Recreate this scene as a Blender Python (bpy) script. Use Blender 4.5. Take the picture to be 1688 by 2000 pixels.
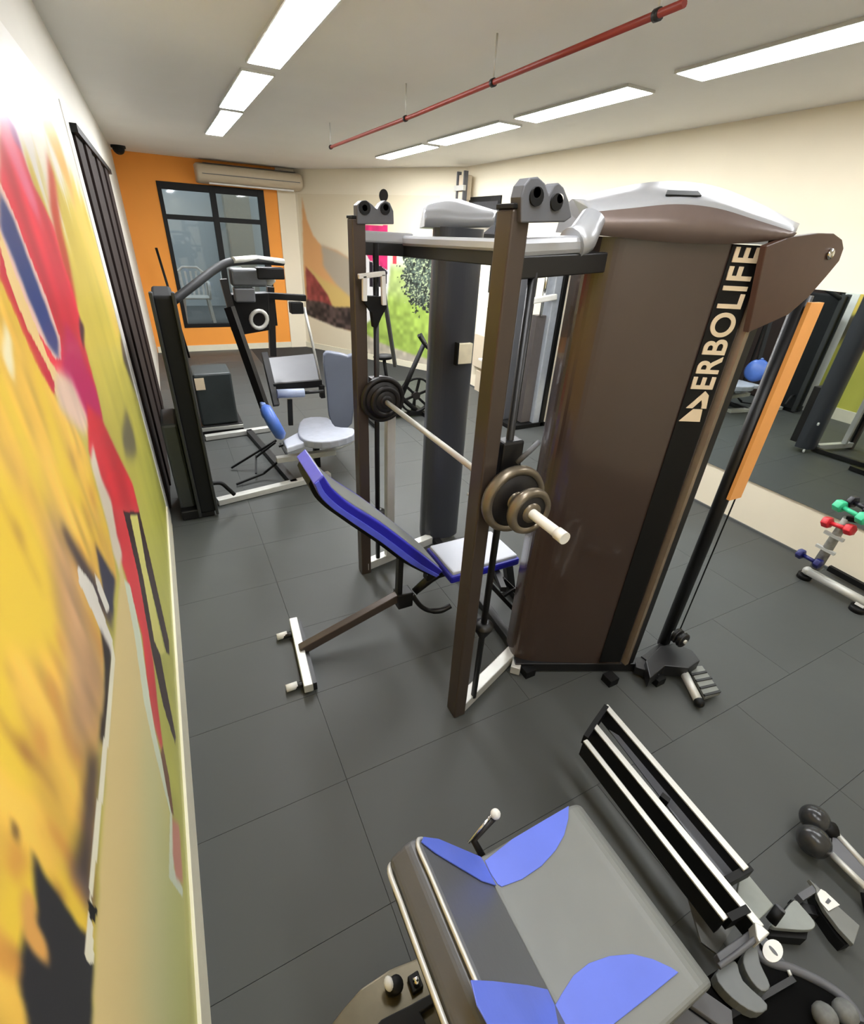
import bpy, bmesh, math, random
import numpy as np
from mathutils import Vector, Matrix
random.seed(4)
for o in list(bpy.data.objects): bpy.data.objects.remove(o)
SC = bpy.context.scene
COL = SC.collection
# ------------------------------------------------------------------ camera
CAM_H = 2.0
FPX = 927.32                                  # focal length in pixels of a 1688 px wide frame
RX = np.array([0.88976365, -0.18861349, 0.41562676])     # world x, y, z axes in camera axes (right, down, forward)
RY = np.array([-0.45358971, -0.46668978, 0.75924767])
RZ = np.array([0.05076441, -0.864075, -0.50079674])
RR = np.array([RX, RY, RZ])
cam_d = bpy.data.cameras.new('camera')
cam = bpy.data.objects.new('camera', cam_d); COL.objects.link(cam)
cam_d.sensor_fit = 'HORIZONTAL'; cam_d.sensor_width = 36.0
cam_d.lens = 36.0 * FPX / 1688.0
cam_d.clip_start = 0.02; cam_d.clip_end = 100
rgt = RR @ np.array([1, 0, 0]); up_ = RR @ np.array([0, -1, 0]); bck = RR @ np.array([0, 0, -1])
cam.matrix_world = Matrix(((rgt[0], up_[0], bck[0], 0), (rgt[1], up_[1], bck[1], 0), (rgt[2], up_[2], bck[2], CAM_H), (0, 0, 0, 1)))
SC.camera = cam
# ------------------------------------------------------------------ world, exposure
w = bpy.data.worlds.new('world'); SC.world = w; w.use_nodes = True
bg = w.node_tree.nodes['Background']
bg.inputs[0].default_value = (0.80, 0.90, 1.0, 1); bg.inputs[1].default_value = 0.55
SC.view_settings.view_transform = 'Standard'; SC.view_settings.look = 'None'
SC.view_settings.gamma = 1.0; SC.view_settings.exposure = 1.78
SC.view_settings.use_curve_mapping = False
LAMP = 10.0

# ------------------------------------------------------------------ measuring helpers: photo point -> metres on a known plane
def ray(px, py): return RR @ np.array([px - 844.0, py - 1000.0, FPX])
def at(px, py, x=None, y=None, z=None):
    r = ray(px, py)
    t = x / r[0] if x is not None else (y / r[1] if y is not None else (z - CAM_H) / r[2])
    return Vector((r[0] * t, r[1] * t, CAM_H + r[2] * t))
def atp(px, py, p0, n):
    r = Vector(ray(px, py)); c = Vector((0, 0, CAM_H)); n = Vector(n)
    return c + r * ((Vector(p0) - c).dot(n) / r.dot(n))
def atl(px, py, a, b):
    return atp(px, py, (a[0], a[1], 0), (-(b[1] - a[1]), b[0] - a[0], 0))

# ------------------------------------------------------------------ materials
def lin(c):
    return tuple(((v / 255) / 12.92 if v / 255 <= 0.04045 else ((v / 255 + 0.055) / 1.055) ** 2.4) for v in c)
MATS = {}
def mat(name, c, rough=0.5, metal=0.0, var=0.06, scale=20, bump=0.0, spec=0.5, coat=0.0, stretch=(1, 1, 1)):
    if name in MATS: return MATS[name]
    m = bpy.data.materials.new(name); m.use_nodes = True
    nt = m.node_tree; b = nt.nodes['Principled BSDF']; L = nt.links.new
    c = lin(c)
    tc = nt.nodes.new('ShaderNodeTexCoord'); mp = nt.nodes.new('ShaderNodeMapping'); mp.inputs['Scale'].default_value = stretch
    L(tc.outputs['Object'], mp.inputs[0])
    n = nt.nodes.new('ShaderNodeTexNoise'); n.inputs['Scale'].default_value = scale; n.inputs['Detail'].default_value = 4
    L(mp.outputs[0], n.inputs['Vector'])
    cr = nt.nodes.new('ShaderNodeValToRGB')
    cr.color_ramp.elements[0].position = 0.3; cr.color_ramp.elements[1].position = 0.7
    cr.color_ramp.elements[0].color = tuple(v * (1 - var) for v in c) + (1,)
    cr.color_ramp.elements[1].color = tuple(min(1, v * (1 + var)) for v in c) + (1,)
    L(n.outputs['Fac'], cr.inputs[0]); L(cr.outputs[0], b.inputs['Base Color'])
    b.inputs['Roughness'].default_value = rough; b.inputs['Metallic'].default_value = metal
    b.inputs['Specular IOR Level'].default_value = spec; b.inputs['Coat Weight'].default_value = coat
    if bump:
        bn = nt.nodes.new('ShaderNodeBump'); bn.inputs['Strength'].default_value = bump; bn.inputs['Distance'].default_value = 0.002
        n2 = nt.nodes.new('ShaderNodeTexNoise'); n2.inputs['Scale'].default_value = scale * 12; L(mp.outputs[0], n2.inputs['Vector'])
        L(n2.outputs['Fac'], bn.inputs['Height']); L(bn.outputs[0], b.inputs['Normal'])
    MATS[name] = m; return m
def emit(name, c, s):
    m = bpy.data.materials.new(name); m.use_nodes = True; nt = m.node_tree
    b = nt.nodes['Principled BSDF']; b.inputs['Base Color'].default_value = (0.8, 0.8, 0.8, 1)
    b.inputs['Emission Color'].default_value = lin(c) + (1,); b.inputs['Emission Strength'].default_value = s
    return m
def vcol(name, rough=0.35):
    m = bpy.data.materials.new(name); m.use_nodes = True; nt = m.node_tree; b = nt.nodes['Principled BSDF']
    a = nt.nodes.new('ShaderNodeVertexColor'); a.layer_name = 'print'
    nt.links.new(a.outputs[0], b.inputs['Base Color']); b.inputs['Roughness'].default_value = rough
    b.inputs['Specular IOR Level'].default_value = 0.35
    return m
def glassmat():
    m = bpy.data.materials.new('window glass'); m.use_nodes = True; nt = m.node_tree
    for n in list(nt.nodes):
        if n.type != 'OUTPUT_MATERIAL': nt.nodes.remove(n)
    out = [n for n in nt.nodes if n.type == 'OUTPUT_MATERIAL'][0]
    t = nt.nodes.new('ShaderNodeBsdfTransparent'); t.inputs[0].default_value = (0.75, 0.78, 0.78, 1)
    g = nt.nodes.new('ShaderNodeBsdfGlossy'); g.inputs['Roughness'].default_value = 0.03
    f = nt.nodes.new('ShaderNodeFresnel'); f.inputs[0].default_value = 1.6
    mx = nt.nodes.new('ShaderNodeMixShader')
    nt.links.new(f.outputs[0], mx.inputs[0]); nt.links.new(t.outputs[0], mx.inputs[1]); nt.links.new(g.outputs[0], mx.inputs[2])
    nt.links.new(mx.outputs[0], out.inputs[0]); return m

M_ceil = mat('ceiling paint', (238, 236, 232), 0.85, var=0.015, scale=2)
M_cream = mat('cream wall paint', (234, 224, 200), 0.75, var=0.02, scale=2)
M_white = mat('white wall paint', (214, 210, 200), 0.7, var=0.02, scale=2)
M_orange = mat('orange wall paint', (243, 158, 62), 0.7, var=0.03, scale=2)
M_base = mat('white skirting', (226, 220, 196), 0.4, var=0.02)
M_rubber = mat('grey rubber mat', (70, 72, 70), 0.5, var=0.05, scale=1.6, bump=0.12, spec=0.35)
M_joint = mat("mat joint", (46, 47, 47), 0.9)
M_blackm = mat('black powder coat', (15, 14, 15), 0.42, var=0.1, scale=6, spec=0.5)
M_shroud = mat('dark brown shroud', (60, 47, 41), 0.24, var=0.05, scale=2, spec=0.6, coat=0.35)
M_shroud2 = mat('blue grey shroud', (54, 56, 62), 0.35, var=0.05, scale=2, spec=0.5)
M_brown = mat('brown satin post', (74, 64, 57), 0.33, var=0.08, scale=5, metal=0.3)
M_silver = mat('silver paint', (176, 178, 182), 0.3, metal=0.35, var=0.04, scale=4)
M_grey = mat('mid grey plastic', (88, 89, 93), 0.45, var=0.05)
M_chrome = mat('chrome', (225, 225, 225), 0.12, metal=1.0, var=0.02)
M_lsteel = mat('light grey steel', (196, 196, 190), 0.35, metal=0.25, var=0.04)
M_whitep = mat('white plastic', (225, 224, 218), 0.4, var=0.03)
M_blue = mat('royal blue vinyl', (92, 112, 212), 0.4, var=0.05, scale=8, bump=0.1)
M_navy = mat('deep blue vinyl', (36, 34, 165), 0.38, var=0.06, scale=8)
M_vinyl = mat('grey vinyl', (118, 120, 117), 0.42, var=0.05, scale=5, bump=0.12)
M_vinyl_l = mat('pale grey vinyl', (186, 190, 200), 0.4, var=0.03, scale=5)
M_vinyl_d = mat('dark grey vinyl', (86, 87, 90), 0.42, var=0.05, scale=5, bump=0.12)
M_slate = mat('slate blue vinyl', (96, 102, 116), 0.45, var=0.05, scale=5)
M_wood = mat('dark brown slat', (38, 28, 25), 0.75, var=0.25, scale=6, spec=0.2, stretch=(1, 1, 0.08))
M_dark = mat('near black', (7, 7, 7), 0.55, var=0.1, spec=0.3)
M_letter = mat('cream lettering', (222, 202, 170), 0.5, var=0.03)
M_bronze = mat('bronze rim', (124, 114, 98), 0.32, metal=0.6, var=0.08, scale=10)
M_iron = mat('black iron', (26, 23, 22), 0.5, metal=0.2, var=0.1)
M_red = mat('red pipe paint', (138, 48, 34), 0.45, var=0.1, scale=4)
M_ac = mat('ivory plastic', (206, 192, 168), 0.4, var=0.02)
M_tan = mat('olive tan metal', (98, 90, 70), 0.35, metal=0.4, var=0.1)
M_court = mat('grey courtyard plaster', (168, 174, 174), 0.8, var=0.05, scale=1)
M_glass = glassmat()
M_mirror = mat('mirror silver', (205, 212, 210), 0.015, metal=1.0, var=0.0)

# ------------------------------------------------------------------ mesh builder
class MB:
    def __init__(s): s.bm = bmesh.new()
    def face(s, vs, sm=False):
        try: f = s.bm.faces.new(vs); f.smooth = sm; return f
        except ValueError: return None
    def v(s, p): return s.bm.verts.new(Vector(p))
    def box(s, x0, x1, y0, y1, z0, z1):
        q = [s.v((x, y, z)) for x in (x0, x1) for y in (y0, y1) for z in (z0, z1)]
        for a in ((0, 1, 3, 2), (4, 6, 7, 5), (0, 4, 5, 1), (2, 3, 7, 6), (0, 2, 6, 4), (1, 5, 7, 3)): s.face([q[i] for i in a])
        return s
    def rings(s, rs, caps=True, sm=True, closed=False):
        R = [[s.v(p) for p in r] for r in rs]; n = len(R[0])
        m = len(R) if closed else len(R) - 1
        for i in range(m):
            A, B = R[i], R[(i + 1) % len(R)]
            for k in range(n): s.face([A[k], A[(k + 1) % n], B[(k + 1) % n], B[k]], sm)
        if caps and not closed: s.face(R[0][::-1]); s.face(R[-1])
        return s
    def bar(s, p0, p1, w, h, up=(0, 0, 1)):
        p0, p1 = Vector(p0), Vector(p1); d = (p1 - p0).normalized(); u = Vector(up)
        if abs(d.dot(u)) > 0.98: u = Vector((0, 1, 0))
        a = d.cross(u).normalized(); b = a.cross(d).normalized()
        q = [a * w / 2 + b * h / 2, -a * w / 2 + b * h / 2, -a * w / 2 - b * h / 2, a * w / 2 - b * h / 2]
        return s.rings([[p0 + k for k in q], [p1 + k for k in q]], sm=False)
    def tube(s, pts, r, seg=10, closed=False, flat=1.0):
        P = [Vector(p) for p in pts]; rs = []; n = len(P); prev = None
        rr = r if isinstance(r, (list, tuple)) else [r] * n
        for i, p in enumerate(P):
            if closed: d = P[(i + 1) % n] - P[i - 1]
            else: d = P[min(i + 1, n - 1)] - P[max(i - 1, 0)]
            d.normalize()
            if prev is None:
                u = Vector((0, 0, 1)) if abs(d.z) < 0.9 else Vector((0, 1, 0)); a = d.cross(u).normalized()
            else: a = (prev - d * prev.dot(d)).normalized()
            prev = a; b = d.cross(a)
            rs.append([p + (a * math.cos(t) + b * math.sin(t) * flat) * rr[i] for t in [2 * math.pi * k / seg for k in range(seg)]])
        return s.rings(rs, closed=closed)
    def cyl(s, p0, p1, r, seg=20): return s.tube([p0, p1], r, seg)
    def lathe(s, c, axis, prof, seg=28):
        c = Vector(c); d = Vector(axis).normalized(); u = Vector((0, 0, 1)) if abs(d.z) < 0.9 else Vector((1, 0, 0))
        a = d.cross(u).normalized(); b = d.cross(a)
        return s.rings([[c + d * h + (a * math.cos(t) + b * math.sin(t)) * max(r, 1e-4) for t in [2 * math.pi * k / seg for k in range(seg)]] for r, h in prof])
    def prism(s, pts, vec):
        P = [Vector(p) for p in pts]; vec = Vector(vec)
        A = [s.v(p) for p in P]; B = [s.v(p + vec) for p in P]; n = len(P)
        s.face(A[::-1]); s.face(B)
        for k in range(n): s.face([A[k], A[(k + 1) % n], B[(k + 1) % n], B[k]])
        return s
    def ball(s, c, r, sc=(1, 1, 1), seg=20):
        c = Vector(c); k = seg // 2
        prof = [(math.sin(math.pi * i / k), -math.cos(math.pi * i / k)) for i in range(k + 1)]
        rs = [[c + Vector((math.cos(t) * q * sc[0], math.sin(t) * q * sc[1], h * sc[2])) * r for t in [2 * math.pi * j / seg for j in range(seg)]] for q, h in [(max(a, 1e-3), b) for a, b in prof]]
        return s.rings(rs)
    def build(s, name, m, parent=None, bevel=0.0, bseg=2, kind=None):
        bmesh.ops.remove_doubles(s.bm, verts=s.bm.verts, dist=1e-6)
        bmesh.ops.recalc_face_normals(s.bm, faces=s.bm.faces)
        off = origin(parent)
        if parent is None: off = Vector((0, 0, 0))
        else: bmesh.ops.translate(s.bm, verts=s.bm.verts, vec=-off)
        me = bpy.data.meshes.new(name); s.bm.to_mesh(me); s.bm.free()
        o = bpy.data.objects.new(name, me); COL.objects.link(o); me.materials.append(m)
        if parent is not None: o.parent = parent
        if bevel:
            b = o.modifiers.new('bevel', 'BEVEL'); b.width = bevel; b.segments = bseg; b.limit_method = 'ANGLE'; b.angle_limit = math.radians(40)
            b.harden_normals = False
        if kind: o['kind'] = kind
        return o
def origin(o):
    v = Vector((0, 0, 0))
    while o is not None: v = v + o.location; o = o.parent
    return v
def tag(o, label, cat, group=None, kind=None):
    o['label'] = label; o['category'] = cat
    if group: o['group'] = group
    if kind: o['kind'] = kind
    return o
def thing(name, label, cat, loc=(0, 0, 0), group=None):
    o = bpy.data.objects.new(name, None); COL.objects.link(o); o.location = loc; o.empty_display_size = 0.1
    return tag(o, label, cat, group)
def struct(name, mb, m, label=None, bevel=0):
    o = mb.build(name, m, None, bevel); o['kind'] = 'structure'
    if label: o['label'] = label
    return o
def dup(root, loc, label=None, group=None):
    r = root.copy(); COL.objects.link(r); r.location = loc
    if label: r['label'] = label
    if group: r['group'] = group
    def rec(src, dst):
        for ch in [c for c in bpy.data.objects if c.parent == src]:
            c = ch.copy(); COL.objects.link(c); c.parent = dst; rec(ch, c)
    rec(root, r); return r
def bezier(p0, p1, p2, n=10):
    p0, p1, p2 = Vector(p0), Vector(p1), Vector(p2)
    return [p0 * (1 - t) ** 2 + p1 * 2 * t * (1 - t) + p2 * t * t for t in [i / n for i in range(n + 1)]]
def smooth_pts(P, n=5, closed=False):
    P = [Vector(p) for p in P]; out = []; N = len(P)
    for i in range(N if closed else N - 1):
        a = P[i - 1] if (closed or i > 0) else P[0]; b = P[i]; c = P[(i + 1) % N]; d = P[(i + 2) % N] if (closed or i + 2 < N) else P[-1]
        for k in range(n):
            t = k / n
            out.append(0.5 * ((2 * b) + (c - a) * t + (2 * a - 5 * b + 4 * c - d) * t * t + (3 * b - a - 3 * c + d) * t ** 3))
    if not closed: out.append(P[-1])
    return out

# ================================================================== THE ROOM
LW, RW, FW, NW, CZ = -0.292, 4.04, 9.80, -1.70, 2.86
AX, AY = 2.30, 9.80          # the angled wall runs from the column to the right wall
BX, BY = 4.04, 6.98
# lower slab and the rubber floor mats
fl = struct('floor', MB().box(LW - 0.1, RW + 0.1, NW - 0.1, FW + 0.1, -0.10, -0.006), M_joint)
def clip(poly, a, b):        # keep the side of line a->b where the room is
    n = (-(b[1] - a[1]), b[0] - a[0]); s = [n[0] * (p[0] - a[0]) + n[1] * (p[1] - a[1]) for p in poly]; out = []
    for i in range(len(poly)):
        p, q, sp, sq = poly[i], poly[(i + 1) % len(poly)], s[i], s[(i + 1) % len(poly)]
        if sp <= 0: out.append(p)
        if sp * sq < 0:
            t = sp / (sp - sq); out.append((p[0] + (q[0] - p[0]) * t, p[1] + (q[1] - p[1]) * t))
    return out
ys = [1.16 + 0.48 * k for k in range(-6, 19)]
ys = [NW] + [y for y in ys if NW + 0.1 < y < FW - 0.1] + [FW]
shared = {}
for j in range(len(ys) - 1):
    xe = [LW, 0.30, 1.26, 2.22, 3.18, RW]
    if abs(ys[j] - 0.68) < 0.01: xe = [LW, 0.30, 1.74, 2.70, RW]
    for i in range(len(xe) - 1):
        g = 0.0009
        x0, x1, y0, y1 = xe[i] + g, xe[i + 1] - g, ys[j] + g, ys[j + 1] - g
        poly = [(x0, y0), (x1, y0), (x1, y1), (x0, y1)]
        c = clip(poly, (BX, BY), (AX, AY)) if y1 > BY and x1 > AX - 0.1 else poly
        c = [p for k, p in enumerate(c) if (Vector(p) - Vector(c[k - 1])).length > 1e-4] if len(c) > 2 else c
        if len(c) < 3: continue
        key = (round(x1 - x0, 3), round(y1 - y0, 3)) if c == poly or len(c) == 4 and c[0] == poly[0] and c[2] == poly[2] else None
        if key and key in shared:
            o = bpy.data.objects.new('floor_tile', shared[key]); COL.objects.link(o); o.parent = fl
        else:
            off = c[0] if not key else (x0, y0)
            o = MB().prism([(p[0] - off[0], p[1] - off[1], -0.0075) for p in c], (0, 0, 0.0075)).build('floor_tile', M_rubber, None)
            o.parent = fl
            if key: shared[key] = o.data
            o.location = (off[0], off[1], 0); continue
        o.location = (x0, y0, 0)
struct('ceiling', MB().box(LW - 0.1, RW + 0.1, NW - 0.1, FW + 0.1, CZ, CZ + 0.1), M_ceil)
struct('wall_left', MB().box(LW - 0.12, LW, NW - 0.1, FW + 0.1, 0, CZ), M_white)
struct('wall_right', MB().box(RW, RW + 0.12, NW - 0.1, BY + 0.02, 0, CZ), M_cream)
struct('wall_near', MB().box(LW, RW, NW - 0.12, NW, 0, CZ), M_cream)
struct('wall_angled', MB().prism([(BX, BY, 0), (AX, AY, 0), (AX + 0.1, AY + 0.06, 0), (BX + 0.1, BY + 0.06, 0)], (0, 0, CZ)), M_cream)
WX0, WX1, WZ0, WZ1 = 0.21, 1.80, 0.40, 2.53
mb = MB(); mb.box(LW, WX0, FW, FW + 0.15, 0, CZ); mb.box(WX1, 2.02, FW, FW + 0.15, 0, CZ)
mb.box(WX0, WX1, FW, FW + 0.15, 0, WZ0); mb.box(WX0, WX1, FW, FW + 0.15, WZ1, CZ)
struct('wall_far', mb, M_orange)
struct('trim_1', MB().box(2.02, 2.32, FW - 0.03, FW + 0.15, 0, CZ), M_cream, 'cream column closing the orange wall')
struct('baseboard_far', MB().box(LW + 0.013, 2.02, FW - 0.016, FW, 0, 0.10), M_base)
struct('baseboard_left', MB().box(LW, LW + 0.016, NW, 3.60, 0, 0.165), M_base, bevel=0.002)
struct('baseboard_right', MB().box(RW - 0.014, RW, NW, BY - 0.02, 0, 0.018), mat('grey skirting strip', (84, 86, 86), 0.6))
dA = (Vector((BX, BY, 0)) - Vector((AX, AY, 0))).normalized(); nA = Vector((-0.85, -0.524, 0))
mb = MB(); p = Vector((AX, AY, 0)) + dA * 0.02; q = Vector((BX, BY, 0)) - dA * 0.02
mb.prism([p, q, q + nA * 0.014, p + nA * 0.014], (0, 0, 0.10)); struct('baseboard_angled', mb, M_base)
# cream edge strip of the mural
struct('trim_3', MB().box(LW, LW + 0.012, 3.60, 3.77, 0.0, 2.50), M_whitep, 'pale edging strip at the end of the mural', bevel=0.002)
# dark slatted doorway in the left wall
mb = MB(); mb.box(LW, LW + 0.006, 3.78, 6.86, 0, 2.42); d1 = struct('door_1', mb, M_dark, 'dark folding door of vertical slats in the left wall')
n = 7
for k in range(n):
    y0 = 3.84 + k * (2.98 / n)
    MB().box(LW + 0.004, LW + 0.022 + 0.012 * (k % 2), y0, y0 + 2.98 / n - 0.05, 0.02, 2.39).build('slat', M_wood, d1, 0.003)
MB().box(LW, LW + 0.045, 3.77, 6.9, 2.39, 2.43).build('top_rail', M_dark, d1)
# window in the far wall
win = struct('window_1', MB().box(WX0, WX1, FW + 0.02, FW + 0.08, WZ0, WZ0 + 0.05), M_dark, 'black framed window of four panes in the orange wall')
for b in ((WX0, WX0 + 0.06, WZ0, WZ1), (WX1 - 0.10, WX1, WZ0, WZ1), (0.955, 1.045, WZ0, WZ1)):
    MB().box(b[0], b[1], FW - 0.015, FW + 0.08, b[2], b[3]).build('frame_post', M_dark, win, 0.004)
for z0, z1 in ((WZ1 - 0.10, WZ1), (2.03, 2.10), (WZ0, WZ0 + 0.06)):
    MB().box(WX0, WX1, FW - 0.012, FW + 0.075, z0, z1).build('frame_rail', M_dark, win, 0.004)
for x0, x1 in ((WX0 + 0.05, 0.96), (1.04, WX1 - 0.08)):
    for z0, z1 in ((WZ0 + 0.05, 2.035), (2.095, WZ1 - 0.09)):
        MB().box(x0, x1, FW + 0.03, FW + 0.036, z0, z1).build('pane', M_glass, win)
# courtyard outside
struct('wall_outside', MB().box(-3.0, 4.6, 12.6, 12.7, 0, 3.1), M_court)
struct('floor_outside', MB().box(-3.0, 4.6, FW + 0.15, 12.6, 0.0, 0.40), mat('grey paving', (96, 98, 96), 0.8))
struct('trim_4', MB().box(1.45, 1.95, 12.3, 12.6, 0, 3.1), mat('beige pier', (150, 146, 132), 0.8), 'beige pier on the courtyard wall')
# high dark window on the right wall
w2 = struct('window_2', MB().box(RW - 0.02, RW, 6.02, 6.80, 2.02, 2.50), M_dark, 'small black framed window high on the right wall')
MB().box(RW - 0.026, RW - 0.02, 6.07, 6.75, 2.07, 2.44).build('pane', mat('dark pane', (66, 66, 68), 0.15), w2)

# ------------------------------------------------------------------ mirrors
def mirror(y0, y1, label):
    t = thing('wall_mirror', label, 'mirror', (RW - 0.01, y0, 0.30))
    MB().box(RW - 0.011, RW - 0.003, y0, y1, 0.385, 1.82).build('mirror_glass', M_mirror, t)
    MB().box(RW - 0.014, RW - 0.001, y0 - 0.006, y0, 0.38, 1.825).build('edge_trim', M_grey, t)
    MB().box(RW - 0.014, RW - 0.001, y1, y1 + 0.006, 0.38, 1.825).build('edge_trim', M_grey, t)
    return t
mirror(-1.20, 4.05, 'large wall mirror above the cream band of the right wall, behind the dumbbell stand')

# ------------------------------------------------------------------ painted prints
def vnoise(u, v, seed=0):
    rng = np.random.RandomState(seed); T = rng.rand(256, 256)
    i = np.floor(u).astype(int); j = np.floor(v).astype(int); fu = u - i; fv = v - j
    fu = fu * fu * (3 - 2 * fu); fv = fv * fv * (3 - 2 * fv)
    g = lambda a, b: T[a % 256, b % 256]
    return (g(i, j) * (1 - fu) + g(i + 1, j) * fu) * (1 - fv) + (g(i, j + 1) * (1 - fu) + g(i + 1, j + 1) * fu) * fv
def pip(U, V, poly):
    ins = np.zeros(U.shape, bool); n = len(poly)
    for i in range(n):
        x0, y0 = poly[i]; x1, y1 = poly[i - 1]
        if y0 == y1: continue
        c = ((y0 > V) != (y1 > V)) & (U < (x1 - x0) * (V - y0) / (y1 - y0) + x0); ins ^= c
    return ins
def blur(m, k):
    m = m.astype(float)
    for _ in range(2):
        if k > 0:
            for ax in (0, 1):
                pad = [(0, 0), (0, 0)]; pad[ax] = (k, k); q = np.cumsum(np.pad(m, pad, mode='edge'), axis=ax)
                z = np.take(q, range(2 * k, q.shape[ax]), axis=ax); y = np.concatenate([np.zeros_like(np.take(q, [0], axis=ax)), np.take(q, range(0, q.shape[ax] - 2 * k - 1), axis=ax)], axis=ax)
                m = (z - y) / (2 * k + 1)
    return m
def print_mesh(name, U, V, pos, C, m, parent):
    nr, nc = U.shape; P = pos(U, V).reshape(-1, 3) - np.array(origin(parent))
    idx = np.arange(nr * nc).reshape(nr, nc)
    F = np.stack([idx[:-1, :-1], idx[:-1, 1:], idx[1:, 1:], idx[1:, :-1]], -1).reshape(-1, 4)
    me = bpy.data.meshes.new(name); me.vertices.add(len(P)); me.vertices.foreach_set('co', P.ravel())
    me.loops.add(F.size); me.loops.foreach_set('vertex_index', F.ravel().astype(np.int32))
    me.polygons.add(len(F)); me.polygons.foreach_set('loop_start', np.arange(0, F.size, 4, dtype=np.int32))
    me.update(calc_edges=True); me.validate()
    a = me.color_attributes.new('print', 'FLOAT_COLOR', 'POINT')
    c = np.clip(C, 0, 255) / 255.0; c = np.where(c <= 0.04045, c / 12.92, ((c + 0.055) / 1.055) ** 2.4)
    a.data.foreach_set('color', np.concatenate([c.reshape(-1, 3), np.ones((nr * nc, 1))], 1).ravel())
    o = bpy.data.objects.new(name, me); COL.objects.link(o); me.materials.append(m); o.parent = parent
    return o
# left mural: (y, z) on the wall. Outlines measured off the photograph on the plane of the wall.
yy = np.concatenate([np.linspace(-1.2, 0.28, 14), 0.30 * np.exp(np.linspace(0, math.log(3.68 / 0.30), 400))])
zz = np.linspace(0.088, 2.50, 340)
U, V = np.meshgrid(yy, zz)
def W(pts, s=(1, 0, 1, 0)):      # measured points -> wall coordinates
    out = []
    for a, b in pts:
        p = at(a / s[0] + s[1], b / s[2] + s[3], x=LW + 0.006); out.append((p.y, p.z))
    return out
A8 = (2.0, 0, 2.0, 0); A9 = (1.818, 0, 1.818, 900)
C = np.zeros(U.shape + (3,)); C[:] = (214, 190, 84)
n1 = vnoise(U * 9, V * 3, 1); n2 = vnoise(U * 30, V * 7, 2); n3 = vnoise(U * 5, V * 5, 3)
def lay(mask, col, soft=0, noise=None, amp=0):
    global C
    mk = blur(mask, soft)[..., None] if soft else mask.astype(float)[..., None]
    c = np.array(col, float) * np.ones_like(C)
    if noise is not None: c = c * (1 + amp * (noise[..., None] - 0.5))
    C = C * (1 - mk) + c * mk
def layer(pts, col, s=(1, 0, 1, 0), soft=0, noise=None, amp=0): lay(pip(U, V, W(pts, s)), col, soft, noise, amp)
# yellow towards olive lower down, whitish at the top
t = np.clip((1.9 - V) / 1.3, 0, 1)[..., None]; C = C * (1 - t) + np.array((186, 184, 84)) * t
C *= (1 + 0.10 * (n1[..., None] - 0.5))
st = np.clip((V - 1.98 + 0.20 * (n2 - 0.5) + 0.24 * (n1 - 0.5)) / 0.22, 0, 1)[..., None]; C = C * (1 - st) + np.array((222, 216, 204)) * st
layer([(0, 0), (160, 150), (230, 400), (270, 640), (330, 900), (250, 640), (190, 470), (120, 330), (90, 620), (60, 500), (0, 400)], (226, 222, 216), A8, 3)
layer([(150, 330), (235, 560), (300, 780), (330, 900), (305, 860), (270, 740), (215, 600), (160, 470)], (222, 176, 96), A8, 2)
layer([(90, 300), (150, 470), (190, 620), (215, 800), (230, 1000), (205, 880), (160, 640), (110, 450)], (232, 226, 206), A8, 2)
layer([(185, 600), (215, 700), (240, 900), (265, 1000), (300, 1180), (280, 1160), (225, 960), (195, 800)], (196, 72, 50), A8, 2)
layer([(270, 640), (330, 850), (390, 1010), (470, 1290), (455, 1320), (380, 1080), (300, 860)], (226, 196, 96), A8, 2)
# red arm, its blue stripe and white edges
layer([(0, 400), (40, 480), (85, 590), (130, 720), (170, 800), (215, 900), (245, 1020), (280, 1120), (310, 1230), (325, 1330), (370, 1500), (402, 1640), (345, 1640), (240, 1470), (215, 1540), (150, 1430), (60, 1200), (0, 1090)], (222, 52, 74), A8, 1, n1, 0.25)
layer([(0, 400), (20, 430), (60, 500), (85, 590), (60, 560), (20, 500), (0, 480)], (150, 60, 130), A8, 1)
layer([(10, 430), (60, 560), (90, 640), (140, 780), (160, 880), (120, 800), (60, 660), (0, 520)], (236, 110, 140), A8, 2)
layer([(0, 710), (60, 850), (120, 1010), (180, 1160), (235, 1320), (240, 1400), (215, 1400), (150, 1300), (70, 1120), (0, 950)], (238, 196, 180), A8)
layer([(0, 750), (50, 850), (110, 1010), (170, 1170), (228, 1330), (228, 1400), (190, 1350), (110, 1160), (40, 980), (0, 890)], (40, 56, 112), A8, 1, n1, 0.4)
layer([(0, 900), (40, 1020), (110, 1200), (190, 1400), (215, 1440), (240, 1480), (225, 1560), (190, 1460), (100, 1270), (30, 1080), (0, 960)], (240, 206, 140), A8)
layer([(0, 960), (30, 1080), (100, 1270), (185, 1430), (215, 1500), (212, 1545), (140, 1420), (60, 1230), (0, 1090)], (206, 40, 66), A8)
layer([(255, 1260), (300, 1320), (330, 1420), (375, 1520), (400, 1640), (345, 1640), (270, 1520), (240, 1440)], (196, 36, 98), A8, 2)
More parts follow.
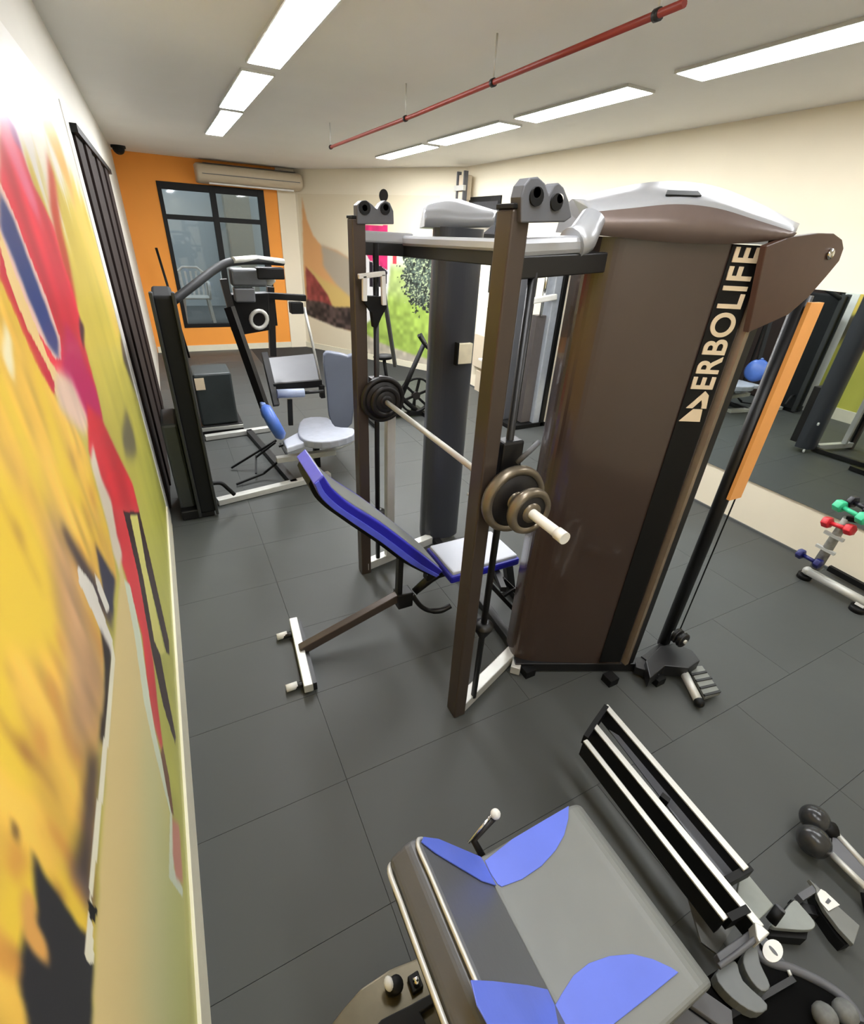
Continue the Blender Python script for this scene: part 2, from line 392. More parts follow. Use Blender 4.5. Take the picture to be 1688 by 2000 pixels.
# the golden head that fills the lower left
gold = pip(U, V, W([(-400, 1060), (0, 1090), (60, 1230), (140, 1420), (212, 1545), (240, 1600), (290, 1660), (330, 1740), (350, 1800), (370, 1900), (400, 1990), (430, 2100), (450, 2200), (455, 2260), (420, 2350), (410, 2500), (400, 2700), (380, 2900), (370, 3300), (360, 3600), (330, 3950), (300, 4100), (-600, 4100)], A8)) | ((U < 0.36) & (V < 1.55))
lay(gold, (242, 194, 84), 1, vnoise(U * 26, V * 6, 5), 0.22)
lay(gold & (vnoise(U * 12, V * 4, 6) > 0.62), (244, 206, 70), 3)
lay(gold & (V < 1.35) & (vnoise(U * 40, V * 9, 7) > 0.70), (222, 160, 74), 2)
lay(gold & (vnoise(U * 55, V * 11, 8) > 0.90), (176, 124, 62), 2)
layer([(20, 1250), (45, 1330), (55, 1440), (55, 1490), (30, 1450), (5, 1380)], (244, 232, 190), A8, 1)
# hand
layer([(225, 1440), (280, 1480), (330, 1600), (350, 1660), (330, 1700), (290, 1660), (230, 1590), (215, 1500)], (240, 205, 182), A8, 2, n2, 0.2)
layer([(160, 60), (250, 300), (300, 520), (360, 700), (385, 850), (350, 1000), (300, 1060), (240, 1000), (235, 640), (180, 300)], (208, 164, 118), A9, 6, n2, 0.3)
layer([(215, 210), (270, 300), (330, 400), (395, 520), (400, 600), (350, 520), (280, 380), (230, 280)], (74, 60, 66), A9, 2)
layer([(340, 300), (410, 420), (400, 560), (370, 480)], (56, 52, 74), A9, 1)
layer([(275, 370), (330, 440), (400, 640), (405, 700), (390, 690), (330, 540), (280, 430)], (232, 226, 214), A9)
layer([(335, 400), (350, 420), (390, 520), (380, 540), (350, 470)], (232, 226, 214), A9)
layer([(358, 600), (395, 680), (385, 850), (372, 1000), (350, 1000), (372, 850), (372, 720)], (38, 26, 28), A9, 1)
layer([(310, 1050), (355, 1020), (345, 1200), (330, 1500), (340, 1600), (320, 1620), (280, 1500), (240, 1480), (290, 1300)], (92, 76, 72), A9, 3, n2, 0.6)
layer([(45, 1270), (70, 1310), (60, 1350), (45, 1330)], (80, 60, 46), A9, 1)
layer([(115, 1380), (160, 1480), (220, 1560), (270, 1640), (320, 1700), (335, 1780), (325, 2100), (110, 2100), (100, 2000), (90, 1940), (70, 1880), (80, 1700), (130, 1600)], (44, 43, 46), A9, 1, n1, 0.3)
layer([(90, 1510), (125, 1560), (130, 1640), (170, 1720), (172, 1790), (140, 1770), (85, 1700), (75, 1600)], (232, 172, 90), A9, 1)
# red leg and tail
layer([(310, -200), (360, -150), (430, 0), (470, 80), (495, 180), (500, 300), (520, 560), (545, 720), (560, 870), (578, 1010), (572, 1025), (545, 930), (525, 800), (505, 620), (460, 450), (420, 330), (400, 240), (380, 150), (345, 70), (315, -40)], (224, 52, 62), A9, 1, n3, 0.2)
layer([(330, -60), (360, 60), (395, 140), (415, 260), (435, 330), (425, 400), (400, 320), (385, 240), (350, 110), (320, 0)], (228, 214, 190), A9, 1)
# tan to green panel
pan = pip(U, V, W([(430, 360), (455, 480), (485, 600), (520, 850), (560, 1040), (600, 1240), (612, 1450), (655, 1550), (675, 2150), (322, 2150), (345, 1600), (370, 1200), (405, 680)], A9))
lay(pan, (224, 200, 138), 1)
gx = np.clip((0.62 - V) / 0.5, 0, 1); lay(pan & (V < 0.75), (206, 202, 146), 14)
C = C * (1 - (blur(pan, 1) * gx * 0.8)[..., None]) + np.array((182, 194, 100)) * (blur(pan, 1) * gx * 0.8)[..., None]
layer([(398, 640), (408, 700), (385, 1000), (345, 1400), (325, 1560), (335, 1780), (320, 1790), (302, 1760), (315, 1560), (330, 1350), (372, 960), (392, 760)], (236, 230, 204), A9)
layer([(312, 1560), (345, 1590), (340, 1640), (318, 1630)], (20, 18, 18), A9)
layer([(440, 420), (462, 440), (500, 620), (525, 800), (550, 960), (590, 1130), (612, 1260), (618, 1450), (650, 1520), (648, 1550), (600, 1480), (604, 1250), (552, 1040), (512, 860), (478, 620)], (216, 222, 196), A9)
layer([(578, 1010), (600, 1120), (618, 1260), (608, 1250), (570, 1040)], (120, 82, 60), A9)
layer([(612, 1270), (636, 1290), (650, 1500), (625, 1480), (614, 1400)], (206, 140, 122), A9, 1)
# right of the leg: olive, yellow wedge with black outline
layer([(438, 178), (495, 182), (530, 330), (600, 640), (602, 690), (590, 680), (520, 380), (488, 192), (462, 195), (530, 470), (560, 640), (590, 800), (625, 980), (622, 1005), (580, 870), (540, 680), (490, 400)], (52, 26, 30), A9)
layer([(462, 196), (488, 194), (520, 380), (585, 680), (570, 690), (548, 640), (510, 420)], (226, 218, 120), A9)
layer([(492, 1600), (520, 1680), (535, 1760), (520, 1790), (490, 1780), (475, 1700)], (120, 112, 84), A8, 3)
layer([(310, 1240), (330, 1280), (326, 1360), (312, 1300)], (70, 40, 60), A8, 1)
layer([(470, 1320), (500, 1350), (560, 1560), (540, 1560), (480, 1400)], (90, 84, 70), A8, 2)
mu = thing('wall_mural', 'huge sports print in red, gold and green covering the left wall', 'mural', (LW, 1.2, 0.09))
MB().box(LW, LW + 0.005, -1.2, 3.68, 0.088, 2.50).build('backing_board', M_white, mu)
print_mesh('printed_sheet', U, V, lambda a, b: np.stack([np.full_like(a, LW + 0.006), a, b], -1), C, vcol('mural print', 0.32), mu)

# far print on the angled wall: (u along the wall, z)
Lw = (Vector((BX, BY, 0)) - Vector((AX, AY, 0))).length
uu = np.linspace(0.10, 2.92, 220); vv = np.linspace(0.10, 2.52, 200); U, V = np.meshgrid(uu, vv)
def W2(pts):
    out = []
    for a, b in pts:
        p = atl(a, b, (AX, AY), (BX, BY)); out.append(((Vector((p.x, p.y, 0)) - Vector((AX, AY, 0))).dot(dA), p.z))
    return out
C = np.zeros(U.shape + (3,)); C[:] = (226, 214, 186)
n2 = vnoise(U * 14, V * 14, 12); n3 = vnoise(U * 30, V * 30, 13)
def layer2(pts, col, soft=0, noise=None, amp=0): lay(pip(U, V, W2(pts)), col, soft, noise, amp)
layer2([(590, 385), (600, 430), (612, 460), (628, 480), (660, 490), (692, 512), (695, 650), (596, 612)], (222, 168, 112), 1)
layer2([(628, 478), (660, 492), (700, 515), (700, 600), (660, 560), (632, 520)], (178, 166, 146), 2)
layer2([(600, 520), (630, 545), (660, 560), (690, 585), (700, 650), (640, 620), (596, 612)], (214, 184, 112), 2)
layer2([(597, 520), (615, 540), (640, 575), (652, 605), (600, 590)], (148, 70, 64), 1, n2, 0.4)
layer2([(598, 585), (630, 590), (655, 600), (700, 600), (700, 648), (660, 640), (598, 614)], (70, 58, 54), 1, n2, 1.0)
lm = pip(U, V, W2([(698, 470), (1000, 470), (1000, 760), (698, 697)]))
lay(lm, (226, 232, 206), 0)
lay(lm & (V < 1.55 - 0.0 * U), (176, 196, 120), 4, n2, 0.25)
lay(lm & (V < 1.1), (156, 182, 84), 6, n2, 0.3)
tree = lm & (np.hypot((U - W2([(828, 520)])[0][0]) / 0.42, (V - W2([(828, 520)])[0][1]) / 0.62) + 0.55 * (n3 - 0.5) < 1)
lay(tree, (64, 74, 66), 0, n3, 1.4)
lay(tree & (vnoise(U * 60, V * 60, 15) > 0.72), (176, 190, 150), 0)
layer2([(698, 640), (740, 668), (800, 690), (850, 705), (1000, 740), (1000, 760), (698, 700)], (188, 180, 162), 1, n2, 0.3)
layer2([(698, 690), (850, 718), (1000, 745), (1000, 790), (698, 740)], (52, 52, 54), 0)
# printed woman: head, pink top, dark shorts, pale legs
layer2([(706, 470), (762, 470), (762, 535), (755, 600), (706, 640)], (226, 224, 222), 1)
layer2([(709, 440), (758, 440), (757, 528), (745, 520), (722, 508), (712, 490)], (214, 52, 112), 0, n2, 0.2)
layer2([(765, 470), (776, 470), (775, 515), (768, 515)], (222, 70, 84), 0)
layer2([(722, 510), (745, 520), (757, 530), (755, 560), (722, 560)], (34, 26, 36), 0)
pm = thing('wall_print', 'park scene print with a woman in a pink top on the angled cream wall', 'mural', (3.2, 8.3, 0.1))
nn = np.array(nA)
print_mesh('printed_sheet', U, V, lambda a, b: np.stack([AX + dA.x * a + nn[0] * 0.004, AY + dA.y * a + nn[1] * 0.004, b], -1), C, vcol('far print', 0.5), pm)
h = atl(750, 382, (AX, AY), (BX, BY)) + nA * 0.006
mb = MB(); mb.prism([h + dA * (0.085 * math.cos(t)) + Vector((0, 0, 0.085 * math.sin(t))) for t in [k * math.pi / 8 for k in range(16)]], nA * 0.004)
mb.build('printed_head', mat('printed black hair', (22, 18, 18), 0.5), pm)
mb = MB(); hz = h - Vector((0, 0, 0.13)); mb.prism([hz + dA * 0.03 + Vector((0, 0, 0.07)), hz - dA * 0.04 + Vector((0, 0, 0.07)), hz - dA * 0.05 - Vector((0, 0, 0.05)), hz + dA * 0.05 - Vector((0, 0, 0.05))], nA * 0.003)
mb.build('printed_neck', mat('printed skin', (196, 138, 110), 0.5), pm)

# ------------------------------------------------------------------ ceiling lights, pipe, detector, air conditioner
M_lamp = emit('lamp diffuser', (250, 252, 255), LAMP)
M_lamp_mid = emit('lamp diffuser mid row', (250, 252, 255), LAMP * 1.5)
M_lamp_far = emit('lamp diffuser far end', (250, 252, 255), LAMP * 3.2)
def light(x0, x1, y0, y1, label):
    cx, cy = (x0 + x1) / 2, (y0 + y1) / 2
    t = thing('ceiling_light', label, 'light', (cx, cy, CZ), 'ceiling light panels')
    MB().box(x0, x1, y0, y1, CZ - 0.018, CZ - 0.008).build('diffuser', M_lamp_far if y1 > 6.5 else (M_lamp_mid if y1 > 3.9 else M_lamp), t, 0.004)
    mb = MB()
    for a in ((x0 - 0.010, x0, y0 - 0.01, y1 + 0.01), (x1, x1 + 0.010, y0 - 0.01, y1 + 0.01), (x0, x1, y0 - 0.01, y0), (x0, x1, y1, y1 + 0.01)):
        mb.box(a[0], a[1], a[2], a[3], CZ - 0.016, CZ)
    mb.build('frame', M_lsteel, t)
light(0.705, 0.895, 2.68, 3.91, 'ceiling light panel at the top edge of the photo, near end of the left row')
light(0.705, 0.895, 4.12, 5.38, 'ceiling light panel in the middle of the left row of three')
light(0.735, 0.905, 5.52, 6.97, 'farthest ceiling light panel of the left row, nearest the orange wall')
light(2.74, 2.955, 1.30, 2.50, 'largest ceiling light panel at the right edge of the photo')
light(2.74, 2.955, 2.85, 4.02, 'ceiling light panel second from the right edge, over the brown machine')
light(2.74, 2.955, 4.24, 5.56, 'ceiling light panel third from the right edge in the right row')
light(2.76, 2.955, 5.74, 7.10, 'farthest ceiling light panel of the right row')
light(0.705, 0.895, 0.30, 1.50, 'ceiling light panel of the left row directly above the camera')
light(0.705, 0.895, -1.4, -0.2, 'ceiling light panel of the left row behind the camera')
light(2.74, 2.955, -0.20, 1.0, 'nearest ceiling light panel of the right row, beyond the photo edge')
pipe = thing('sprinkler_pipe', 'thin dark red pipe hanging below the ceiling', 'pipe', (1.65, 3.5, 2.68))
MB().tube([(1.64, 1.53, 2.68), (1.655, 2.4, 2.68), (1.675, 3.6, 2.68), (1.655, 5.44, 2.68)], 0.012, 10).build('pipe_run', M_red, pipe)
for x, y in ((1.645, 1.64), (1.66, 2.66), (1.672, 3.75), (1.655, 5.42)):
    MB().cyl((x, y, 2.68), (x, y, CZ), 0.005, 8).build('hanger_rod', M_lsteel, pipe)
    MB().cyl((x, y - 0.012, 2.68), (x, y + 0.012, 2.68), 0.018, 12).build('clamp', M_iron, pipe)
t = thing('dome_camera', 'small black dome in the ceiling corner above the orange wall', 'camera', (-0.18, 9.2, CZ))
MB().cyl((-0.18, 9.2, CZ - 0.03), (-0.18, 9.2, CZ), 0.09).build('mount', M_dark, t)
MB().ball((-0.18, 9.2, CZ - 0.03), 0.075).build('dome', M_dark, t)
ac = thing('air_conditioner', 'long ivory wall air conditioner over the window', 'air conditioner', (1.6, FW, 2.55))
prof = [(9.8, 2.80), (9.60, 2.80), (9.50, 2.77), (9.455, 2.70), (9.46, 2.62), (9.52, 2.57), (9.66, 2.545), (9.8, 2.545)]
mb = MB(); mb.rings([[(x, 9.8 - (9.8 - y) * s, 2.67 + (z - 2.67) * s) for y, z in prof] for x, s in ((0.78, 0.86), (0.80, 0.97), (0.83, 1), (2.34, 1), (2.38, 0.95), (2.40, 0.85))]); mb.build('housing', M_ac, ac)
MB().box(0.86, 2.34, 9.447, 9.462, 2.655, 2.664).build('front_seam', M_grey, ac)
MB().box(0.9, 2.3, 9.56, 9.70, 2.802, 2.806).build('intake_grille', M_grey, ac)
MB().box(0.95, 2.25, 9.54, 9.64, 2.535, 2.556).build('outlet_flap', M_whitep, ac)
# wall bracket near the corner of the right wall
br = thing('wall_bracket', 'grey metal wall bracket high in the far right corner', 'bracket', (3.95, 6.9, 2.6))
MB().box(3.86, 3.98, 6.70, 6.84, 2.46, 2.74).build('back_box', M_ac, br, 0.004)
for y in (6.68, 6.86): MB().box(3.84, 3.90, y - 0.012, y + 0.012, 2.42, 2.78).build('arm', M_grey, br)
MB().box(3.82, 3.86, 6.64, 6.90, 2.56, 2.62).build('cross_piece', M_lsteel, br)
# cream unit with shelves on the right wall, seen between the machine posts
un = thing('wall_dispenser', 'cream dispenser panel with small shelves on the right wall behind the rack', 'dispenser', (3.98, 5.5, 0.0))
def rwbox(px0, py0, px1, py1, x0, x1, name, m, par):
    a = at(px0, py0, x=x0); b = at(px1, py1, x=x0)
    return MB().box(x0, x1, min(a.y, b.y), max(a.y, b.y), min(a.z, b.z), max(a.z, b.z)).build(name, m, par, 0.004)
rwbox(925, 650, 943, 722, 3.97, 4.035, 'panel', M_ac, un)
rwbox(930, 722, 944, 805, 3.98, 4.035, 'lower_panel', M_ac, un)
rwbox(946, 598, 980, 607, 3.86, 4.035, 'shelf', M_whitep, un)
rwbox(934, 703, 962, 711, 3.86, 4.035, 'shelf', M_whitep, un)
rwbox(960, 500, 975, 576, 4.00, 4.035, 'dark_screen', M_dark, un)
# plastic chairs in the courtyard
def chair(loc, label):
    t = thing('plastic_chair', label, 'chair', loc, 'courtyard chairs'); x, y, z = loc
    MB().box(x - .23, x + .23, y - .22, y + .22, z + .42, z + .45).build('seat', M_whitep, t, 0.012)
    for sx in (-1, 1):
        for sy in (-1, 1): MB().bar((x + sx * .24, y + sy * .24, z), (x + sx * .20, y + sy * .19, z + .43), .05, .03).build('leg', M_whitep, t)
        MB().tube([(x + sx * .23, y + .2, z + .68), (x + sx * .26, y, z + .68), (x + sx * .25, y - .2, z + .64), (x + sx * .23, y - .22, z + .42)], 0.022, 8).build('armrest', M_whitep, t)
    for k in range(5): MB().bar((x - .16 + .08 * k, y + .21, z + .44), (x - .18 + .09 * k, y + .28, z + .84), .035, .015, (0, 1, 0)).build('back_slat', M_whitep, t)
    MB().tube([(x - .23, y + .2, z + .44), (x - .24, y + .27, z + .8), (x - .12, y + .3, z + .9), (x + .12, y + .3, z + .9), (x + .24, y + .27, z + .8), (x + .23, y + .2, z + .44)], 0.022, 8).build('back_frame', M_whitep, t)
chair((0.50, 10.32, 0.40), 'white plastic chair outside, seen through the left window panes')
chair((1.28, 10.5, 0.40), 'white plastic chair outside, seen through the right window panes')

# ================================================================== MULTI GYM (rack, two towers, pulleys): one machine
gym = thing('multi_gym', 'tall brown and silver multi gym with smith rack, cable towers and cream lettering', 'exercise machine', (1.2, 1.8, 0))
def tower(foot, za, zb, m, body):
    # foot: outline of the curved front, left to right, then the open back
    mb = MB(); P = [Vector((x, y, 0)) for x, y in foot]; n = len(P)
    inn = []
    c = Vector(body + (0,))
    for p in P: inn.append(p + (c - p).normalized() * 0.018)
    ring = P + inn[::-1]
    mb.rings([[p + Vector((0, 0, z)) for p in ring] for z in (za, zb)], sm=False)
    return mb
fr = smooth_pts([(1.345, 1.50, 0), (1.315, 1.40, 0), (1.36, 1.335, 0), (1.46, 1.275, 0), (1.58, 1.215, 0), (1.700, 1.155, 0)], 6)
sh = tower([(p.x, p.y) for p in fr] + [(1.815, 1.103), (1.85, 1.18)], 0.06, 2.03, M_shroud, (1.62, 1.42)).build('tower_shroud', M_shroud, gym)
for p in sh.data.polygons: p.use_smooth = False
# letter strip on the flat right end of the shroud
du = Vector((0.115, -0.052, 0)).normalized(); nu = Vector((-0.412, -0.911, 0)).normalized()
s0 = Vector((1.702, 1.152, 0)) + nu * 0.001; s1 = Vector((1.806, 1.105, 0)) + nu * 0.001
ls = MB().prism([s0 + Vector((0, 0, 0.08)), s1 + Vector((0, 0, 0.08)), s1 + Vector((0, 0, 2.03)), s0 + Vector((0, 0, 2.03))], nu * 0.004).build('letter_strip', M_dark, gym)
def text_part(body, name, m, parent, org, xdir, updir, size, depth, squash=1.0, width=None, fat=0.0):
    cu = bpy.data.curves.new('t', 'FONT'); cu.body = body; cu.size = size; cu.extrude = depth; cu.offset = fat; cu.space_character = 1.08
    o = bpy.data.objects.new('t', cu); COL.objects.link(o)
    bpy.context.view_layer.update()
    me = bpy.data.meshes.new_from_object(o.evaluated_get(bpy.context.evaluated_depsgraph_get()))
    bpy.data.objects.remove(o)
    X = Vector(xdir).normalized(); Yv = Vector(updir).normalized(); Z = X.cross(Yv)
    xs = [v.co.x for v in me.vertices]; k = (width / (max(xs) - min(xs))) if width else 1; x0 = min(xs); off = origin(parent)
    for v in me.vertices: v.co = Vector(org) + X * ((v.co.x - x0) * k) + Yv * v.co.y * squash + Z * v.co.z - off
    me.name = name; q = bpy.data.objects.new(name, me); COL.objects.link(q); me.materials.clear(); me.materials.append(m); q.parent = parent
    return q
# letters read upwards, their tops towards the left edge of the strip
text_part('ERBOLIFE', 'lettering', M_letter, ls, s1 - du * 0.020 + nu * 0.007 + Vector((0, 0, 1.552)), (0, 0, 1), -du, 0.122, 0.002, squash=0.98, width=0.472, fat=0.0022)
tri = s0 + du * 0.012 + nu * 0.006
T = lambda a, b: tri + du * a + Vector((0, 0, b))
for pts in ([T(-0.006, 1.425), T(0.078, 1.425), T(0.072, 1.474), T(0.036, 1.474)], [T(0.006, 1.478), T(0.030, 1.478), T(0.056, 1.512), T(0.064, 1.492), T(0.066, 1.478), T(0.086, 1.478), T(0.078, 1.530), T(0.060, 1.545)]):
    MB().prism(pts, nu * 0.004).build('triangle_emblem', M_letter, ls)
# rail beside the letters
MB().bar((1.832, 1.092, 0.07), (1.832, 1.092, 2.03), 0.022, 0.030).build('edge_rail', mat('satin rail', (150, 132, 112), 0.25, metal=0.5), gym)
MB().bar((1.862, 1.10, 0.06), (1.862, 1.10, 2.05), 0.045, 0.045).build('corner_post', M_blackm, gym)
MB().bar((1.90, 1.45, 0.04), (1.90, 1.45, 2.03), 0.05, 0.05).build('rear_post', M_blackm, gym)
MB().bar((1.56, 1.58, 0.04), (1.56, 1.58, 2.03), 0.05, 0.05).build('rear_post', M_blackm, gym)
for x, y in ((1.55, 1.50), (1.78, 1.38)):
    MB().cyl((x, y, 0.08), (x, y, 2.02), 0.012, 10).build('guide_rod', M_chrome, gym)
for k in range(14): MB().box(1.50, 1.83, 1.37, 1.50, 0.16 + k * 0.046, 0.16 + k * 0.046 + 0.042).build('stack_plate', M_iron, gym, 0.003)
MB().cyl((1.665, 1.44, 0.8), (1.665, 1.44, 2.03), 0.004, 6).build('cable', M_dark, gym)
# cap of the near tower
def cap(bot, top, ridge, a, b, back, m, name):
    nb = Vector((-(b[1] - a[1]), b[0] - a[0], 0)).normalized()
    a2 = (a[0] + nb.x * back, a[1] + nb.y * back); b2 = (b[0] + nb.x * back, b[1] + nb.y * back)
    rs = []
    B = smooth_pts([atl(p[0], p[1], a, b) for p in bot]); Tt = smooth_pts([atl(p[0], p[1], a, b) for p in top]); Rg = smooth_pts([atl(p[0], p[1], a2, b2) for p in ridge])
    for k in range(len(B)):
        p, q, r = B[k], Tt[k], Rg[k]; m1 = (q + r) / 2 + Vector((0, 0, 0.012)); m0 = q + (r - q) * 0.08 + Vector((0, 0, 0.008))
        r2 = r + nb * back * 0.5 - Vector((0, 0, 0.02)); r3 = r2 + nb * 0.06; r3.z = 2.04
        rs.append([p, q, m0, m1, r, r2, r3])
    mb = MB(); mb.rings(rs, sm=True); o = mb.build(name, m, gym)
    return o, B, Tt, Rg
capo, B, Tt, Rg = cap([(1158, 458), (1230, 466), (1320, 474), (1400, 477), (1480, 473), (1548, 462)],
    [(1150, 412), (1230, 404), (1320, 396), (1400, 404), (1480, 428), (1556, 452)],
    [(1118, 388), (1200, 368), (1290, 354), (1390, 362), (1480, 395), (1562, 438)], (1.30, 1.335), (1.815, 1.075), 0.24, M_silver, 'tower_cap')
k = len(Tt)
def capface(i): return Tt[i] + (Rg[i] - Tt[i]) * 0.20 + Vector((0, 0, 0.012))
mid = [capface(9), capface(13)]
d = (mid[1] - mid[0]); e = (Rg[11] - Tt[11]).normalized() * 0.05; nn_ = d.cross(e).normalized() * 0.004
if nn_.z < 0: nn_ = -nn_
MB().prism([mid[0] - e * 0.4, mid[1] - e * 0.4, mid[1] + e * 0.6, mid[0] + e * 0.6 + d * 0.12], nn_).build('cap_vent', M_dark, capo)
# brown skirt below the silver top
mb = MB(); nb = Vector((-0.45, -0.89, 0)).normalized() * 0.006
ring = []
for i in range(len(B)):
    p, q = B[i] + nb, Tt[i] + nb - Vector((0, 0, 0.004)); ring.append([p, q, q - nb, p - nb])
mb.rings(ring, sm=True); mb.build('cap_skirt', mat('taupe skirt', (112, 98, 92), 0.3, metal=0.2, var=0.04), capo)
# pulley arm plate, bolt, cable column
pl = [at(a, b, y=1.06) for a, b in ((1498, 480), (1545, 462), (1600, 455), (1630, 456), (1646, 468), (1649, 485), (1640, 510), (1615, 540), (1580, 580), (1540, 615), (1462, 650))]
ap = MB().prism(pl, (0, 0.022, 0)).build('arm_plate', mat('dark red brown plate', (72, 48, 38), 0.35, var=0.06), gym, 0.003)
c = at(1621, 496, y=1.06); MB().lathe(c, (0, -1, 0), [(0.018, 0), (0.018, 0.006), (0.011, 0.010), (0.001, 0.011)], 16).build('bolt', M_chrome, ap)
c = at(1560, 560, y=1.06)
MB().cyl((2.167, 1.113, 0.05), (2.167, 1.113, 1.88), 0.031, 16).build('cable_column', M_blackm, gym)
MB().box(2.135, 2.222, 1.062, 1.078, 1.02, 1.86).build('orange_reflection', mat('painted orange reflection', (240, 166, 88), 0.4, var=0.02), gym)  # orange reflection on the column, put in as a coloured strip
MB().bar((2.175, 1.10, 0.62), (2.175, 1.10, 1.82), 0.004, 0.004).build('cable', M_dark, gym)
MB().cyl((2.225, 1.085, 0.14), (2.225, 1.085, 1.86), 0.0035, 6).build('cable', M_dark, gym)
# base frame
def gbar(a, b, w_, h_, m, name='base_beam', bv=0.004): return MB().bar(a, b, w_, h_).build(name, m, gym, bv)
gbar((0.90, 1.255, 0.035), (1.34, 1.43, 0.035), 0.06, 0.06, M_lsteel, 'front_foot_beam')
gbar((1.30, 1.36, 0.035), (1.96, 1.06, 0.035), 0.05, 0.055, M_blackm)
gbar((1.36, 1.40, 0.03), (1.28, 1.32, 0.03), 0.05, 0.05, M_lsteel)
gbar((1.96, 1.06, 0.045), (2.22, 1.10, 0.045), 0.06, 0.05, M_blackm)
gbar((1.38, 1.45, 0.035), (1.47, 2.62, 0.035), 0.05, 0.05, M_blackm)
gbar((0.87, 2.48, 0.055), (1.42, 2.60, 0.055), 0.06, 0.06, M_lsteel, 'rear_foot_beam')
for x, y in ((1.72, 1.07), (1.955, 0.965), (1.35, 1.30)): MB().box(x - .03, x + .03, y - .03, y + .03, 0, 0.045).build('rubber_foot', M_dark, gym)
gbar((1.88, 1.06, 0.05), (1.955, 0.965, 0.05), 0.05, 0.05, M_blackm)
# posts of the rack
def post(x0, x1, y0, y1, ztop):
    p = MB().box(x0, x1, y0, y1, 0, ztop).build('rack_post', M_brown, gym, 0.006)
    MB().box(x0 - 0.002, x1 + 0.002, y0 - 0.002, y1 + 0.002, ztop, ztop + 0.012).build('post_cap', M_dark, p, 0.002)
    return p
npst = post(0.858, 0.918, 1.222, 1.300, 2.075); fpst = post(0.835, 0.90, 2.452, 2.53, 2.055)
for k in range(14): MB().cyl((0.899, 2.475, 0.55 + k * 0.1), (0.903, 2.475, 0.55 + k * 0.1), 0.011, 10).build('pin_hole', M_dark, fpst)
# smith guide rods
nr_ = MB().cyl((0.985, 1.262, 0.05), (0.985, 1.262, 1.925), 0.014, 12).build('guide_rod', M_blackm, gym)
fr_ = MB().cyl((0.955, 2.47, 0.10), (0.955, 2.47, 1.96), 0.015, 12).build('guide_rod', M_blackm, gym)
MB().box(1.02, 1.075, 2.47, 2.52, 0.08, 1.10).build('white_guide_strip', M_lsteel, gym, 0.004)
MB().lathe((0.985, 1.262, 0.05), (0, 0, 1), [(0.012, 0.34), (0.014, 0.40), (0.045, 0.46), (0.045, 0.475), (0.02, 0.49)], 16).build('spring_stop', M_blackm, gym)
MB().lathe((0.955, 2.47, 0.42), (0, 0, 1), [(0.02, 0), (0.045, 0.01), (0.045, 0.05), (0.02, 0.06)], 16).build('spring_stop', M_blackm, gym)
# smith carriages
MB().box(0.94, 1.03, 1.232, 1.292, 1.10, 1.40).build('carriage', M_blackm, gym, 0.008)
MB().tube([(0.99, 1.21, 1.33), (1.03, 1.19, 1.385), (1.07, 1.21, 1.395), (1.09, 1.25, 1.37)], 0.010, 8).build('catch_hook', M_grey, gym)
MB().box(0.915, 1.0, 2.44, 2.50, 1.08, 1.32).build('carriage', M_blackm, gym, 0.008)
ub = MB(); 
for a, b in (((712, 538), (712, 588)), ((748, 535), (750, 596)), ((700, 540), (752, 534))):
    ub.bar(at(a[0], a[1], y=2.40), at(b[0], b[1], y=2.40), 0.022, 0.022, (0, 1, 0))
ub.build('bar_holder', M_whitep, gym, 0.003)
mb = MB(); mb.prism([at(a, b, y=2.42) for a, b in ((713, 578), (752, 580), (756, 600), (746, 618), (737, 640), (731, 640), (727, 610), (713, 592))], (0, 0.04, 0)); mb.build('hook_plate', M_dark, gym)
MB().bar(at(748, 560, y=2.44), at(772, 715, y=2.6), 0.018, 0.018).build('strap_rod', M_grey, gym)
# top beams
gbar((0.88, 2.49, 1.985), (1.16, 2.50, 1.985), 0.055, 0.05, M_silver, 'top_cover', 0.01)
gbar((0.88, 2.49, 1.935), (1.16, 2.50, 1.935), 0.05, 0.055, M_blackm, 'top_beam')
gbar((1.135, 2.54, 1.975), (1.21, 1.36, 1.990), 0.085, 0.045, M_silver, 'top_cover', 0.012)
gbar((1.135, 2.54, 1.930), (1.21, 1.36, 1.945), 0.07, 0.05, M_blackm, 'top_beam')
gbar((0.89, 1.262, 1.985), (1.24, 1.345, 2.005), 0.07, 0.05, M_silver, 'top_cover', 0.015)
gbar((0.89, 1.262, 1.935), (1.33, 1.365, 1.955), 0.07, 0.06, M_blackm, 'top_beam')
MB().tube([(1.17, 1.33, 2.00), (1.22, 1.34, 2.02), (1.26, 1.35, 2.08)], [0.05, 0.05, 0.04], 14).build('cap_neck', M_silver, gym)
gbar((1.21, 2.52, 1.94), (1.50, 2.66, 1.98), 0.07, 0.06, M_blackm, 'top_beam')
# pulley brackets on the posts
def brk(pts, y, bolts):
    o = MB().prism([at(a, b, y=y) for a, b in pts], (0, 0.05, 0)).build('pulley_bracket', M_grey, gym, 0.004)
    for a, b, r in bolts:
        c = at(a, b, y=y)
        MB().cyl(c + Vector((0, 0.01, 0)), c + Vector((0, -0.006, 0)), r, 16).build('pulley_wheel', M_whitep if r < .014 else M_dark, o)
brk([(1018, 436), (1018, 385), (1024, 362), (1036, 347), (1052, 345), (1066, 358), (1073, 378), (1082, 362), (1092, 356), (1102, 366), (1112, 392), (1118, 424), (1104, 434)], 1.205, [(1047, 384, .022), (1047, 376, .012), (1086, 395, .020), (1092, 388, .011)])
brk([(698, 438), (697, 400), (706, 392), (716, 391), (728, 400), (737, 409), (744, 397), (752, 391), (762, 396), (769, 412), (770, 438)], 2.44, [(712, 406, .028), (712, 406, .013), (752, 408, .024), (753, 405, .013)])
